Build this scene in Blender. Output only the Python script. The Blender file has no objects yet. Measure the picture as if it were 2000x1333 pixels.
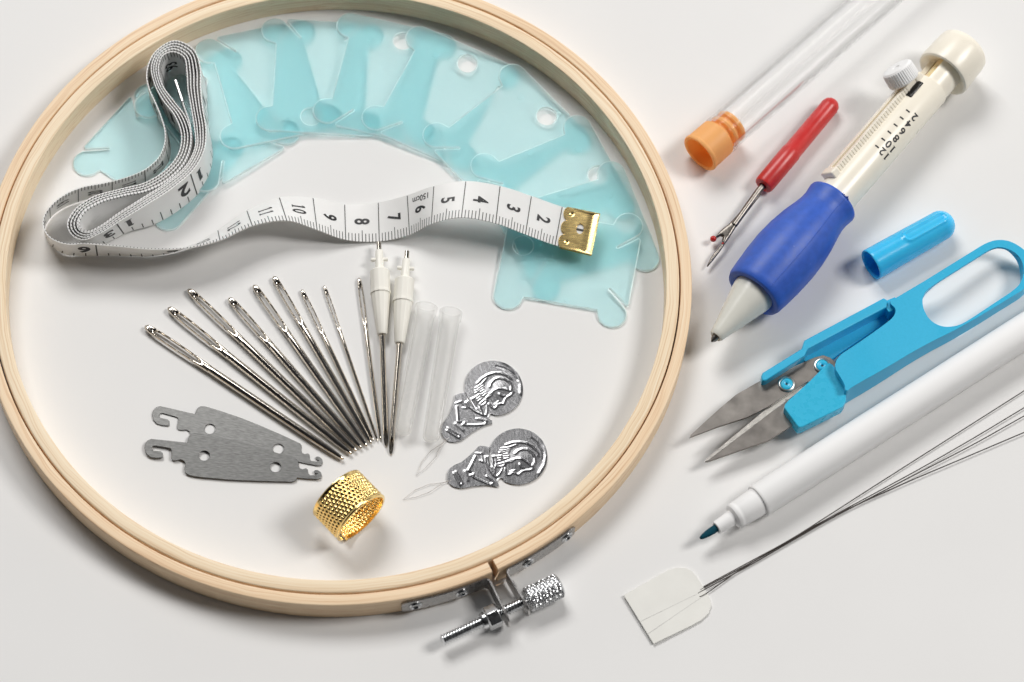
import bpy, bmesh, math, random
import numpy as np
from mathutils import Vector, Matrix
from mathutils.geometry import delaunay_2d_cdt
random.seed(7)
PI = math.pi
S = bpy.context.scene
C = S.collection

# ------------------------------------------------------------------ camera, world, lamps, exposure (1 unit = 1 cm)
FPX, DIST, TILT, ROLL = 6000.0, 86.649, 0.458, 0.066
CAM = Vector((0, -DIST*math.sin(TILT), DIST*math.cos(TILT)))
FW = -CAM.normalized()
_r = Vector((1, 0, 0)); _u = _r.cross(FW)
RT = _r*math.cos(ROLL) + _u*math.sin(ROLL)
UP = -_r*math.sin(ROLL) + _u*math.cos(ROLL)
cd = bpy.data.cameras.new('camera'); cam = bpy.data.objects.new('camera', cd); C.objects.link(cam)
M = Matrix((RT, UP, -FW)).transposed().to_4x4(); M.translation = CAM
cam.matrix_world = M
cd.sensor_width = 36; cd.lens = FPX/2000*36; cd.clip_start = 1; cd.clip_end = 1000
cd.dof.use_dof = True; cd.dof.focus_distance = 86.4; cd.dof.aperture_fstop = 0.16
S.camera = cam

w = bpy.data.worlds.new('World'); S.world = w; w.use_nodes = True
bg = w.node_tree.nodes['Background']; bg.inputs[1].default_value = 1.0
_n = w.node_tree.nodes; _l = w.node_tree.links
_tc = _n.new('ShaderNodeTexCoord'); _sp = _n.new('ShaderNodeSeparateXYZ'); _l.new(_tc.outputs['Generated'], _sp.inputs[0])
_rp = _n.new('ShaderNodeValToRGB'); _e = _rp.color_ramp.elements          # pale studio walls low down, dark ceiling
_e[0].position = 0.0; _e[0].color = (0.85, 0.85, 0.85, 1); _e[1].position = 0.62; _e[1].color = (0.035, 0.036, 0.04, 1)
_k = _e.new(0.3); _k.color = (0.45, 0.45, 0.46, 1); _k = _e.new(0.44); _k.color = (0.10, 0.10, 0.105, 1)
_l.new(_sp.outputs[2], _rp.inputs[0])
_mr = _n.new('ShaderNodeMapRange'); _mr.inputs[1].default_value = -0.75; _mr.inputs[2].default_value = 0.35; _mr.inputs[3].default_value = 0.10; _mr.inputs[4].default_value = 1.15
_l.new(_sp.outputs[1], _mr.inputs[0])                                       # the room is darker on the photographer's side
_mx = _n.new('ShaderNodeMix'); _mx.data_type = 'RGBA'; _mx.blend_type = 'MULTIPLY'; _mx.inputs[0].default_value = 1.0
_l.new(_rp.outputs[0], _mx.inputs[6]); _l.new(_mr.outputs[0], _mx.inputs[7]); _l.new(_mx.outputs[2], bg.inputs[0])

def area(name, d, dist, sx, sy, power, col):
    l = bpy.data.lights.new(name, 'AREA'); l.shape = 'RECTANGLE'; l.size = sx; l.size_y = sy
    l.energy = power; l.color = col
    o = bpy.data.objects.new(name, l); C.objects.link(o)
    v = Vector(d).normalized(); o.location = v*dist
    o.rotation_euler = v.to_track_quat('Z', 'Y').to_euler()
    return o
area('softbox_back_left', (-0.34, 0.76, 1.0), 240, 122, 84, 374000, (1.0, 0.985, 0.965))
area('softbox_back_right', (0.84, 0.20, 0.97), 240, 66, 72, 318000, (1.0, 0.975, 0.945))

S.view_settings.view_transform = 'Standard'; S.view_settings.look = 'None'
S.view_settings.exposure = 0; S.view_settings.gamma = 1; S.view_settings.use_curve_mapping = False
S.render.engine = 'CYCLES'
cy = S.cycles
cy.use_denoising = True
cy.max_bounces = 40; cy.diffuse_bounces = 10; cy.glossy_bounces = 24; cy.transmission_bounces = 32
cy.transparent_max_bounces = 48; cy.sample_clamp_indirect = 25
cy.caustics_reflective = True

# ------------------------------------------------------------------ helpers
def ray(px, py):
    return (FW*FPX + RT*(px-1000) - UP*(py-666.5)).normalized()
def at(px, py, z=0.0):
    d = ray(px, py); t = (z-CAM.z)/d.z
    return CAM + d*t

def mk(name, col, rough=0.4, metal=0.0, var=0.06, vscale=2.0, bump=0.0, bscale=20.0, stretch=(1, 1, 1), spec=0.5,
       sss=0.0, ssr=(1, 1, 1), sscale=0.1, rvar=0.08, coat=0.0, aniso=0.0, coord='Object'):
    m = bpy.data.materials.new(name); m.use_nodes = True
    nt = m.node_tree; N = nt.nodes; L = nt.links; b = N['Principled BSDF']
    tc = N.new('ShaderNodeTexCoord'); mp = N.new('ShaderNodeMapping'); mp.inputs['Scale'].default_value = stretch
    L.new(tc.outputs[coord], mp.inputs['Vector'])
    n = N.new('ShaderNodeTexNoise'); n.inputs['Scale'].default_value = vscale; n.inputs['Detail'].default_value = 5
    L.new(mp.outputs[0], n.inputs['Vector'])
    r = N.new('ShaderNodeValToRGB'); e = r.color_ramp.elements
    e[0].position = 0.3; e[1].position = 0.7
    e[0].color = tuple(max(0, c*(1-var)) for c in col)+(1,); e[1].color = tuple(min(1, c*(1+var)) for c in col)+(1,)
    L.new(n.outputs['Fac'], r.inputs['Fac']); L.new(r.outputs['Color'], b.inputs['Base Color'])
    mr = N.new('ShaderNodeMapRange'); mr.inputs[3].default_value = max(0.02, rough-rvar); mr.inputs[4].default_value = min(1, rough+rvar)
    L.new(n.outputs['Fac'], mr.inputs[0]); L.new(mr.outputs[0], b.inputs['Roughness'])
    b.inputs['Metallic'].default_value = metal
    b.inputs['Specular IOR Level'].default_value = spec
    b.inputs['Coat Weight'].default_value = coat
    if sss:
        b.inputs['Subsurface Weight'].default_value = sss
        b.inputs['Subsurface Radius'].default_value = ssr; b.inputs['Subsurface Scale'].default_value = sscale
    if bump:
        n2 = N.new('ShaderNodeTexNoise'); n2.inputs['Scale'].default_value = bscale; n2.inputs['Detail'].default_value = 4
        L.new(mp.outputs[0], n2.inputs['Vector'])
        bp = N.new('ShaderNodeBump'); bp.inputs['Strength'].default_value = bump; bp.inputs['Distance'].default_value = 0.02
        L.new(n2.outputs['Fac'], bp.inputs['Height']); L.new(bp.outputs[0], b.inputs['Normal'])
    return m

def wood_mat(name, c1, c2, c3):
    m = bpy.data.materials.new(name); m.use_nodes = True
    nt = m.node_tree; N = nt.nodes; L = nt.links; b = N['Principled BSDF']
    tc = N.new('ShaderNodeTexCoord'); sp = N.new('ShaderNodeSeparateXYZ'); L.new(tc.outputs['Object'], sp.inputs[0])
    def mth(op, a, c=None):
        x = N.new('ShaderNodeMath'); x.operation = op
        for i, v in ((0, a), (1, c)):
            if v is None: continue
            if isinstance(v, (int, float)): x.inputs[i].default_value = v
            else: L.new(v, x.inputs[i])
        return x.outputs[0]
    X, Y, Z = sp.outputs
    ang = mth('ARCTAN2', Y, X)
    rad = mth('SQRT', mth('ADD', mth('MULTIPLY', X, X), mth('MULTIPLY', Y, Y)))
    cx = N.new('ShaderNodeCombineXYZ'); L.new(mth('MULTIPLY', ang, 2.2), cx.inputs[0])
    wob = N.new('ShaderNodeTexNoise'); wob.inputs['Scale'].default_value = 0.5; L.new(tc.outputs['Object'], wob.inputs['Vector'])
    L.new(mth('ADD', mth('MULTIPLY', rad, 22.0), mth('MULTIPLY', wob.outputs['Fac'], 5.0)), cx.inputs[1])
    L.new(mth('MULTIPLY', Z, 22.0), cx.inputs[2])
    n = N.new('ShaderNodeTexNoise'); n.inputs['Scale'].default_value = 1.0; n.inputs['Detail'].default_value = 6; n.inputs['Roughness'].default_value = 0.62
    L.new(cx.outputs[0], n.inputs['Vector'])
    r = N.new('ShaderNodeValToRGB'); e = r.color_ramp.elements
    e[0].position = 0.3; e[0].color = c1+(1,); e[1].position = 0.72; e[1].color = c3+(1,)
    k = e.new(0.5); k.color = c2+(1,)
    L.new(n.outputs['Fac'], r.inputs['Fac'])
    # slow patches round the hoop
    n3 = N.new('ShaderNodeTexNoise'); n3.inputs['Scale'].default_value = 0.35; L.new(tc.outputs['Object'], n3.inputs['Vector'])
    mx = N.new('ShaderNodeMix'); mx.data_type = 'RGBA'; mx.blend_type = 'MULTIPLY'
    L.new(n3.outputs['Fac'], mx.inputs[0]); L.new(r.outputs['Color'], mx.inputs[6]); mx.inputs[7].default_value = (0.93, 0.90, 0.85, 1)
    L.new(mx.outputs[2], b.inputs['Base Color'])
    b.inputs['Roughness'].default_value = 0.5; b.inputs['Specular IOR Level'].default_value = 0.35
    bp = N.new('ShaderNodeBump'); bp.inputs['Strength'].default_value = 0.25; bp.inputs['Distance'].default_value = 0.02
    L.new(n.outputs['Fac'], bp.inputs['Height']); L.new(bp.outputs[0], b.inputs['Normal'])
    return m

def clear_mat(name, tcol, body, body_fac, gloss_rough, fres=1.45, glossmix=1.0, milky=(0.9, 0.9, 0.9), trans=0.5, frost=0.0, frost_rough=0.4):
    """see-through plastic: a tinted transparent base, some milky scatter and a fresnel gloss"""
    m = bpy.data.materials.new(name); m.use_nodes = True
    nt = m.node_tree; N = nt.nodes; L = nt.links
    for x in list(N):
        if x.type != 'OUTPUT_MATERIAL': N.remove(x)
    out = [x for x in N if x.type == 'OUTPUT_MATERIAL'][0]
    tr = N.new('ShaderNodeBsdfTransparent'); tr.inputs[0].default_value = tcol+(1,)
    df = N.new('ShaderNodeBsdfDiffuse'); df.inputs[0].default_value = body+(1,)
    tl = N.new('ShaderNodeBsdfTranslucent'); tl.inputs[0].default_value = milky+(1,)
    m1 = N.new('ShaderNodeMixShader'); m1.inputs[0].default_value = trans; L.new(df.outputs[0], m1.inputs[1]); L.new(tl.outputs[0], m1.inputs[2])
    tc = N.new('ShaderNodeTexCoord'); nz = N.new('ShaderNodeTexNoise'); nz.inputs['Scale'].default_value = 1.3; nz.inputs['Detail'].default_value = 3
    L.new(tc.outputs['Object'], nz.inputs['Vector'])
    mr = N.new('ShaderNodeMapRange'); mr.inputs[3].default_value = body_fac*0.7; mr.inputs[4].default_value = body_fac*1.3; L.new(nz.outputs['Fac'], mr.inputs[0])
    base = tr
    if frost:
        rf = N.new('ShaderNodeBsdfGlass'); rf.distribution = 'MULTI_GGX'; rf.inputs['Color'].default_value = tcol+(1,); rf.inputs['Roughness'].default_value = frost_rough; rf.inputs['IOR'].default_value = 1.27
        base = N.new('ShaderNodeMixShader'); base.inputs[0].default_value = frost; L.new(tr.outputs[0], base.inputs[1]); L.new(rf.outputs[0], base.inputs[2])
    m2 = N.new('ShaderNodeMixShader'); L.new(mr.outputs[0], m2.inputs[0]); L.new(base.outputs[0], m2.inputs[1]); L.new(m1.outputs[0], m2.inputs[2])
    gl = N.new('ShaderNodeBsdfGlossy'); gl.inputs['Roughness'].default_value = gloss_rough
    fr = N.new('ShaderNodeFresnel'); fr.inputs[0].default_value = fres
    mm = N.new('ShaderNodeMath'); mm.operation = 'MULTIPLY'; mm.inputs[1].default_value = glossmix; L.new(fr.outputs[0], mm.inputs[0])
    m3 = N.new('ShaderNodeMixShader'); L.new(mm.outputs[0], m3.inputs[0]); L.new(m2.outputs[0], m3.inputs[1]); L.new(gl.outputs[0], m3.inputs[2])
    L.new(m3.outputs[0], out.inputs[0])
    return m

MT = {}
MT['table'] = mk('table_white', (0.80, 0.797, 0.79), 0.55, var=0.012, vscale=0.25, bump=0.03, bscale=9, spec=0.25)
MT['wood_in'] = wood_mat('beech_inner', (0.72, 0.50, 0.30), (0.92, 0.76, 0.55), (0.97, 0.86, 0.68))
MT['wood_out'] = wood_mat('beech_outer', (0.70, 0.45, 0.26), (0.91, 0.70, 0.48), (0.96, 0.81, 0.61))
MT['nickel'] = mk('nickel', (0.64, 0.59, 0.52), 0.10, 1.0, var=0.08, vscale=9, bump=0.03, bscale=14, rvar=0.04)
MT['zinc'] = mk('zinc_steel', (0.66, 0.67, 0.68), 0.22, 1.0, var=0.08, vscale=6, bump=0.1, bscale=18)
MT['strap'] = mk('strap_steel', (0.46, 0.45, 0.44), 0.28, 1.0, var=0.1, vscale=5, bump=0.1, bscale=20)
MT['plate'] = mk('stamped_steel', (0.135, 0.135, 0.132), 0.36, 1.0, var=0.24, vscale=5, bump=0.05, bscale=16, stretch=(1.2, 7, 1), rvar=0.06)
MT['alu'] = mk('soft_aluminium', (0.40, 0.40, 0.41), 0.22, 1.0, var=0.22, vscale=10, bump=0.06, bscale=14, stretch=(5, 0.5, 1), rvar=0.06)
MT['gold'] = mk('brass_gold', (1.0, 0.72, 0.30), 0.15, 1.0, var=0.05, vscale=4)
MT['brass'] = mk('brushed_brass', (0.97, 0.70, 0.30), 0.26, 1.0, var=0.10, vscale=9, bump=0.03, bscale=12, stretch=(0.5, 6, 1))
MT['blade'] = mk('blade_steel', (0.29, 0.27, 0.25), 0.33, 1.0, var=0.2, vscale=2.2, bump=0.05, bscale=18, rvar=0.05)
MT['blade_edge'] = mk('ground_edge', (0.74, 0.71, 0.66), 0.3, 1.0, var=0.08, vscale=8, bump=0.1, bscale=20)
MT['ripper'] = mk('ripper_steel', (0.17, 0.155, 0.14), 0.32, 1.0, var=0.35, vscale=14, bump=0.12, bscale=22)
MT['wire'] = mk('steel_wire', (0.045, 0.035, 0.03), 0.4, 0.0, var=0.1)
MT['thinwire'] = mk('thin_wire', (0.45, 0.42, 0.39), 0.3, 1.0, var=0.1)
MT['cream'] = mk('cream_plastic', (0.90, 0.845, 0.725), 0.3, var=0.01)
MT['slot_shade'] = mk('amber_slot_shade', (0.86, 0.70, 0.40), 0.4, var=0.05, sss=0.3, ssr=(1, .6, .2), sscale=0.15)  # amber tone paints the shading of translucent cream plastic inside the neck slot
MT['hub'] = mk('ivory_plastic', (0.88, 0.86, 0.79), 0.35, var=0.01)
MT['cone'] = mk('bone_plastic', (0.74, 0.735, 0.67), 0.25, var=0.02)
MT['white'] = mk('white_plastic', (0.87, 0.87, 0.868), 0.55, var=0.006, spec=0.25)
MT['blue'] = mk('blue_rubber', (0.024, 0.10, 0.50), 0.46, var=0.10, vscale=5, bump=0.10, bscale=9, rvar=0.08)
MT['red'] = mk('red_plastic', (0.56, 0.03, 0.028), 0.33, var=0.06, vscale=4, bump=0.1, bscale=10, sss=0.06, sscale=0.05)
MT['redgloss'] = mk('red_bead', (0.46, 0.015, 0.015), 0.12, var=0.05)
MT['sky'] = mk('sky_blue_plastic', (0.05, 0.55, 0.94), 0.2, var=0.02, sss=0.25, ssr=(.3, .8, 1), sscale=0.16)
MT['snip'] = mk('cyan_plastic', (0.022, 0.45, 0.72), 0.38, var=0.03, vscale=16, bump=0.06, bscale=20, sss=0.06, ssr=(.3, .8, 1), sscale=0.08)
MT['snip2'] = mk('cyan_plastic_light', (0.035, 0.49, 0.74), 0.28, var=0.03, vscale=5, bump=0.05, bscale=7, sss=0.1, ssr=(.3, .8, 1), sscale=0.08)
MT['orange'] = mk('orange_plastic', (1.0, 0.61, 0.24), 0.42, var=0.015, spec=0.3)
MT['nib'] = mk('teal_felt', (0.002, 0.055, 0.085), 0.7, var=0.2, vscale=10, bump=0.2, bscale=20, spec=0.15)
MT['tape'] = mk('tape_white', (0.91, 0.91, 0.905), 0.42, var=0.015, vscale=2, bump=0.05, bscale=14)
def thin_through(m, k, col):
    nt = m.node_tree; N = nt.nodes; out = [x for x in N if x.type == 'OUTPUT_MATERIAL'][0]; b = N['Principled BSDF']
    t = N.new('ShaderNodeBsdfTranslucent'); t.inputs[0].default_value = col+(1,); x = N.new('ShaderNodeMixShader'); x.inputs[0].default_value = k
    nt.links.new(b.outputs[0], x.inputs[1]); nt.links.new(t.outputs[0], x.inputs[2]); nt.links.new(x.outputs[0], out.inputs[0])
thin_through(MT['tape'], 0.16, (0.93, 0.91, 0.86))
thin_through(MT['orange'], 0.38, (1.0, 0.66, 0.25))
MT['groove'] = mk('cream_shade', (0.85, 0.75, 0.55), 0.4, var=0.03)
MT['ink'] = mk('black_ink', (0.018, 0.018, 0.02), 0.5, var=0.2, vscale=6)
MT['blackmetal'] = mk('black_metal', (0.012, 0.011, 0.01), 0.2, 0.0, var=0.1)
MT['tab'] = mk('paper_tab', (0.79, 0.785, 0.745), 0.6, var=0.03, vscale=1.5, bump=0.08, bscale=6)
MT['tabline'] = mk('paper_tab_line', (0.60, 0.595, 0.57), 0.6, var=0.05)
MT['card'] = clear_mat('aqua_plastic', (0.922, 0.994, 1.0), (0.71, 0.98, 1.0), 0.08, 0.28, 1.4, 0.05, (0.70, 0.97, 1.0), 0.6, 0.55, 0.6)
MT['card_edge_glow'] = clear_mat('aqua_edge_glow', (0.97, 1.0, 1.0), (0.90, 1.0, 1.0), 0.75, 0.16, 1.5, 0.9, (0.9, 1.0, 1.0), 0.2)  # paler than the card face: light gathered along the edges, put into the colour
MT['tube'] = clear_mat('clear_plastic', (0.998, 0.998, 0.998), (0.95, 0.95, 0.95), 0.012, 0.07, 1.25, 0.45)
MT['milky'] = clear_mat('milky_plastic', (0.995, 0.995, 0.993), (0.98, 0.98, 0.975), 0.19, 0.2, 1.3, 0.22, (0.95, 0.95, 0.945), 0.6)

def finish(bm, ang=38):
    bmesh.ops.recalc_face_normals(bm, faces=bm.faces[:])
    lim = math.radians(ang)
    for f in bm.faces: f.smooth = True
    for e in bm.edges:
        if len(e.link_faces) == 2 and e.calc_face_angle(0) > lim: e.smooth = False
    return bm
def obj(name, bm, mat, parent=None, loc=None, ang=38, bevel=0, recalc=True):
    """one mesh object; a bm in world coordinates is stored relative to its thing's base"""
    if loc is None:
        root = parent
        while root is not None and root.parent is not None: root = root.parent
        loc = Vector((0, 0, 0)) if root is None else root.location.copy()
    if recalc: finish(bm, ang)
    for v in bm.verts: v.co -= loc
    me = bpy.data.meshes.new(name); bm.to_mesh(me); bm.free()
    for m in (mat if isinstance(mat, (list, tuple)) else [mat]): me.materials.append(m)
    o = bpy.data.objects.new(name, me); C.objects.link(o)
    if parent is not None: o.parent = parent
    else: o.location = loc
    if bevel:
        b = o.modifiers.new('bevel', 'BEVEL'); b.width = bevel; b.segments = 2; b.limit_method = 'ANGLE'; b.angle_limit = math.radians(50)
        b.harden_normals = False
    return o
def tag(o, label, cat, group=None):
    o['label'] = label; o['category'] = cat
    if group: o['group'] = group
    return o
def thing(name, label, cat, loc, group=None):
    o = bpy.data.objects.new(name, None); C.objects.link(o); o.location = Vector((loc[0], loc[1], 0)) if len(loc) == 2 else Vector(loc)
    o.empty_display_size = 0.3
    return tag(o, label, cat, group)
def dup(root, label, group=None):
    r = root.copy(); C.objects.link(r); r['label'] = label
    for ch in list(root.children):
        c = ch.copy(); C.objects.link(c); c.parent = r
        for g in list(ch.children):
            d = g.copy(); C.objects.link(d); d.parent = c
    return r

def frame(P0, d, up=Vector((0, 0, 1))):
    e1 = Vector(d).normalized(); e2 = (up - e1*up.dot(e1)).normalized(); e3 = e1.cross(e2)
    return P0, e1, e2, e3
def fp(F, s, th, r):
    P, e1, e2, e3 = F
    return P + e1*s + (e2*math.cos(th) + e3*math.sin(th))*r
def fq(F, s, a, n):
    """s along the axis, a along e3, n along e2"""
    P, e1, e2, e3 = F
    return P + e1*s + e3*a + e2*n

def lathe(F, prof, seg=48, disp=None, th0=0, th1=2*PI, bm=None, closed=False):
    bm = bm or bmesh.new(); full = abs(th1-th0-2*PI) < 1e-6
    rows = []
    for (s, r) in prof:
        if r < 1e-6:
            rows.append([bm.verts.new(fp(F, s, 0, 0))]); continue
        row = []
        for k in range(seg if full else seg+1):
            th = th0 + (th1-th0)*k/seg
            row.append(bm.verts.new(fp(F, s, th, r + (disp(s, th) if disp else 0))))
        rows.append(row)
    if closed: rows.append(rows[0])
    for a, b in zip(rows, rows[1:]):
        n = max(len(a), len(b)); m = n if full else n-1
        for k in range(m):
            k2 = (k+1) % n
            if len(a) == 1 and len(b) == 1: continue
            if len(a) == 1: bm.faces.new((a[0], b[k], b[k2]))
            elif len(b) == 1: bm.faces.new((a[k], b[0], a[k2]))
            else: bm.faces.new((a[k], b[k], b[k2], a[k2]))
    return bm
def tube(pts, r, seg=8, bm=None, closed=False, flat=None):
    bm = bm or bmesh.new(); n = len(pts); rows = []
    pts = [Vector(p) for p in pts]
    for i, p in enumerate(pts):
        if closed: t = pts[(i+1) % n]-pts[i-1]
        else: t = pts[min(i+1, n-1)]-pts[max(i-1, 0)]
        t.normalize(); up = Vector((0, 0, 1))
        if abs(t.z) > 0.95: up = Vector((1, 0, 0))
        a = t.cross(up).normalized(); b = a.cross(t)
        rr = r[i] if isinstance(r, (list, tuple)) else r
        rows.append([bm.verts.new(p + a*math.cos(2*PI*k/seg)*rr + b*math.sin(2*PI*k/seg)*rr) for k in range(seg)])
    rng = range(n if closed else n-1)
    for i in rng:
        a, b = rows[i], rows[(i+1) % n]
        for k in range(seg): bm.faces.new((a[k], a[(k+1) % seg], b[(k+1) % seg], b[k]))
    if not closed:
        bm.faces.new(rows[0]); bm.faces.new(rows[-1][::-1])
    return bm
def box(F, s0, s1, a0, a1, n0, n1, bm=None):
    bm = bm or bmesh.new()
    v = [bm.verts.new(fq(F, s, a, n)) for s in (s0, s1) for a in (a0, a1) for n in (n0, n1)]
    for q in ((0, 1, 3, 2), (4, 6, 7, 5), (0, 4, 5, 1), (2, 3, 7, 6), (0, 2, 6, 4), (1, 5, 7, 3)): bm.faces.new([v[i] for i in q])
    return bm

def inpoly(x, y, P):
    c = False; n = len(P); j = n-1
    for i in range(n):
        xi, yi = P[i]; xj, yj = P[j]
        if (yi > y) != (yj > y) and x < (xj-xi)*(y-yi)/(yj-yi)+xi: c = not c
        j = i
    return c
def cdt(loops, extra=()):
    V = []; E = []
    for lp in loops:
        b = len(V); V += [Vector((p[0], p[1])) for p in lp]
        E += [(b+i, b+(i+1) % len(lp)) for i in range(len(lp))]
    V += [Vector(p) for p in extra]
    vs, es, fs, *_ = delaunay_2d_cdt(V, E, [], 0, 1e-6)
    out = []
    for f in fs:
        x = sum(vs[i].x for i in f)/len(f); y = sum(vs[i].y for i in f)/len(f)
        ins = inpoly(x, y, loops[0])
        for h in loops[1:]:
            if inpoly(x, y, h): ins = False
        if ins: out.append(tuple(f))
    return vs, out
def prism(loops, lo, hi, extra=()):
    """flat or relief plate: lo(x,y), hi(x,y) give 3-D points for the two faces"""
    vs, fs = cdt(loops, extra)
    bm = bmesh.new()
    T = [bm.verts.new(hi(v.x, v.y)) for v in vs]; B = [bm.verts.new(lo(v.x, v.y)) for v in vs]
    cnt = {}
    for f in fs:
        a = sum(vs[f[i]].x*vs[f[(i+1) % len(f)]].y - vs[f[(i+1) % len(f)]].x*vs[f[i]].y for i in range(len(f)))
        if a < 0: f = f[::-1]
        bm.faces.new([T[i] for i in f]); bm.faces.new([B[i] for i in reversed(f)])
        for i in range(len(f)):
            e = (f[i], f[(i+1) % len(f)]); cnt[e] = 1
    for (i, j) in cnt:
        if (j, i) not in cnt: bm.faces.new((T[j], T[i], B[i], B[j]))
    for v in [v for v in bm.verts if not v.link_faces]: bm.verts.remove(v)
    return bm
def flat(loops, z0, z1):
    return prism(loops, lambda x, y: Vector((x, y, z0)), lambda x, y: Vector((x, y, z1)))
def pxloop(pts, z):
    return [tuple(at(p[0], p[1], z).xy) for p in pts]
def circ(c, r, n=28):
    return [(c[0]+r*math.cos(2*PI*k/n), c[1]+r*math.sin(2*PI*k/n)) for k in range(n)]
def smooth_loop(P, it=2):
    for _ in range(it):
        Q = []
        for i in range(len(P)):
            a = P[i]; b = P[(i+1) % len(P)]
            Q.append((a[0]*.75+b[0]*.25, a[1]*.75+b[1]*.25)); Q.append((a[0]*.25+b[0]*.75, a[1]*.25+b[1]*.75))
        P = Q
    return P
def segdist(P, loops, closed=True):
    P = np.asarray(P, float); best = np.full(len(P), 1e9)
    for lp in loops:
        n = len(lp)
        for i in range(n if closed else n-1):
            a = np.array(lp[i][:2], float); b = np.array(lp[(i+1) % n][:2], float); d = b-a; L2 = d@d
            if L2 < 1e-14: continue
            t = np.clip(((P-a)@d)/L2, 0, 1)
            q = a+t[:, None]*d
            best = np.minimum(best, np.hypot(*(P-q).T))
    return best
def text_tris(s, size, bold=0.0, xs=1.0):
    if '1' in s and s.isdigit():
        V = []; Fc = []; x = 0.0; adv = size*0.60; st = size*0.055+bold
        for ch in s:
            if ch == '1':
                h = size*0.345; q = [(-st, -h), (st, -h), (st, h), (-st, h)]; b = len(V)
                V += [(x+a, c) for a, c in q]; Fc.append((b, b+1, b+2, b+3))
                for (u0, u1, w0, w1) in ((-size*0.15, -st, -h, -h+size*0.05), (st, size*0.15, -h, -h+size*0.05)):
                    b = len(V); V += [(x+u0, w0), (x+u1, w0), (x+u1, w1), (x+u0, w1)]; Fc.append((b, b+1, b+2, b+3))
                b = len(V); V += [(x-st, h), (x-st, h-size*0.11), (x-size*0.17, h-size*0.17)]; Fc.append((b, b+1, b+2))
            else:
                v2, f2 = text_tris(ch, size, bold, 1.0); b = len(V)
                V += [(x+a, c) for a, c in v2]; Fc += [tuple(b+i for i in f) for f in f2]
            x += adv
        V = np.array(V); V[:, 0] -= (len(s)-1)*adv/2; V[:, 0] *= xs
        return V, Fc
    """letters as triangles: list of (verts2d, faces)"""
    cu = bpy.data.curves.new('t', 'FONT'); cu.body = s; cu.size = size; cu.align_x = 'CENTER'; cu.align_y = 'CENTER'; cu.offset = bold; cu.resolution_u = 4
    o = bpy.data.objects.new('t', cu); me = bpy.data.meshes.new_from_object(o)
    V = np.array([(v.co.x, v.co.y) for v in me.vertices]); Fc = [tuple(p.vertices) for p in me.polygons]
    bpy.data.objects.remove(o); bpy.data.curves.remove(cu); bpy.data.meshes.remove(me)
    c = (V.min(0)+V.max(0))/2
    V = (V-c); V[:, 0] *= xs
    return V, Fc

# ------------------------------------------------------------------ the surface
def specks(m, scale=0.62, size=0.022, strength=0.22, col=(0.2, 0.18, 0.16, 1)):
    nt = m.node_tree; N = nt.nodes; L = nt.links; b = N['Principled BSDF']; src = b.inputs['Base Color'].links[0].from_socket
    tc = N.new('ShaderNodeTexCoord'); mp = N.new('ShaderNodeMapping'); mp.inputs['Scale'].default_value = (1.0, 1.6, 1); mp.inputs['Rotation'].default_value = (0, 0, 0.6)
    L.new(tc.outputs['Object'], mp.inputs[0])
    v = N.new('ShaderNodeTexVoronoi'); v.inputs['Scale'].default_value = scale; L.new(mp.outputs[0], v.inputs['Vector'])
    sz = N.new('ShaderNodeMapRange'); sz.inputs[1].default_value = 0.45; sz.inputs[2].default_value = 1.0; sz.inputs[3].default_value = 0.0; sz.inputs[4].default_value = size
    sx = N.new('ShaderNodeSeparateColor'); L.new(v.outputs['Color'], sx.inputs[0]); L.new(sx.outputs[0], sz.inputs[0])
    lt = N.new('ShaderNodeMath'); lt.operation = 'LESS_THAN'; L.new(v.outputs['Distance'], lt.inputs[0]); L.new(sz.outputs[0], lt.inputs[1])
    mu = N.new('ShaderNodeMath'); mu.operation = 'MULTIPLY'; mu.inputs[1].default_value = strength; L.new(lt.outputs[0], mu.inputs[0])
    mx = N.new('ShaderNodeMix'); mx.data_type = 'RGBA'; L.new(mu.outputs[0], mx.inputs[0]); L.new(src, mx.inputs[6]); mx.inputs[7].default_value = col
    L.new(mx.outputs[2], b.inputs['Base Color'])
specks(MT['table'])
specks(MT['blue'], 2.6, 0.07, 0.3, (0.20, 0.30, 0.75, 1))
specks(MT['snip'], 3.2, 0.08, 0.35, (0.25, 0.72, 0.92, 1))
specks(MT['red'], 3.0, 0.06, 0.3, (0.85, 0.25, 0.22, 1))
bm = bmesh.new()
vs = [bm.verts.new((x, y, 0)) for x, y in ((-160, -160), (160, -160), (160, 160), (-160, 160))]; bm.faces.new(vs)
o = obj('tabletop', bm, MT['table']); o['kind'] = 'structure'

# ------------------------------------------------------------------ the hoop
HC = Vector((-5.035, 1.328, 0)); RO, RS, RI, HH = 10.0, 9.667, 9.273, 0.884
def ang_of(px, py, z):
    p = at(px, py, z)-HC; return math.atan2(p.y, p.x)
hoop = thing('embroidery_hoop', 'round double wooden hoop framing the small tools, metal screw at the bottom', 'embroidery hoop', HC)
ga = ang_of(968, 1116, HH)
FZ = (HC, Vector((0, 0, 1)), Vector((1, 0, 0)), Vector((0, 1, 0)))
def ringprof(r0, r1, z0, z1, b, bt_out=None):
    P = []
    bo = bt_out or b
    def corner(cx, cz, a0, rad):
        for k in range(5):
            a = a0+k*PI/8; P.append((cz+rad*math.sin(a), cx+rad*math.cos(a)))
    corner(r1-b, z0+b, -PI/2, b); corner(r1-bo, z1-bo, 0, bo); corner(r0+b, z1-b, PI/2, b); corner(r0+b, z0+b, PI, b)
    return P
obj('inner_ring', lathe(FZ, ringprof(RI, RS-0.022, 0.004, HH+0.015, 0.03, 0.05), 220, closed=True), MT['wood_in'], hoop, ang=50)
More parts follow.
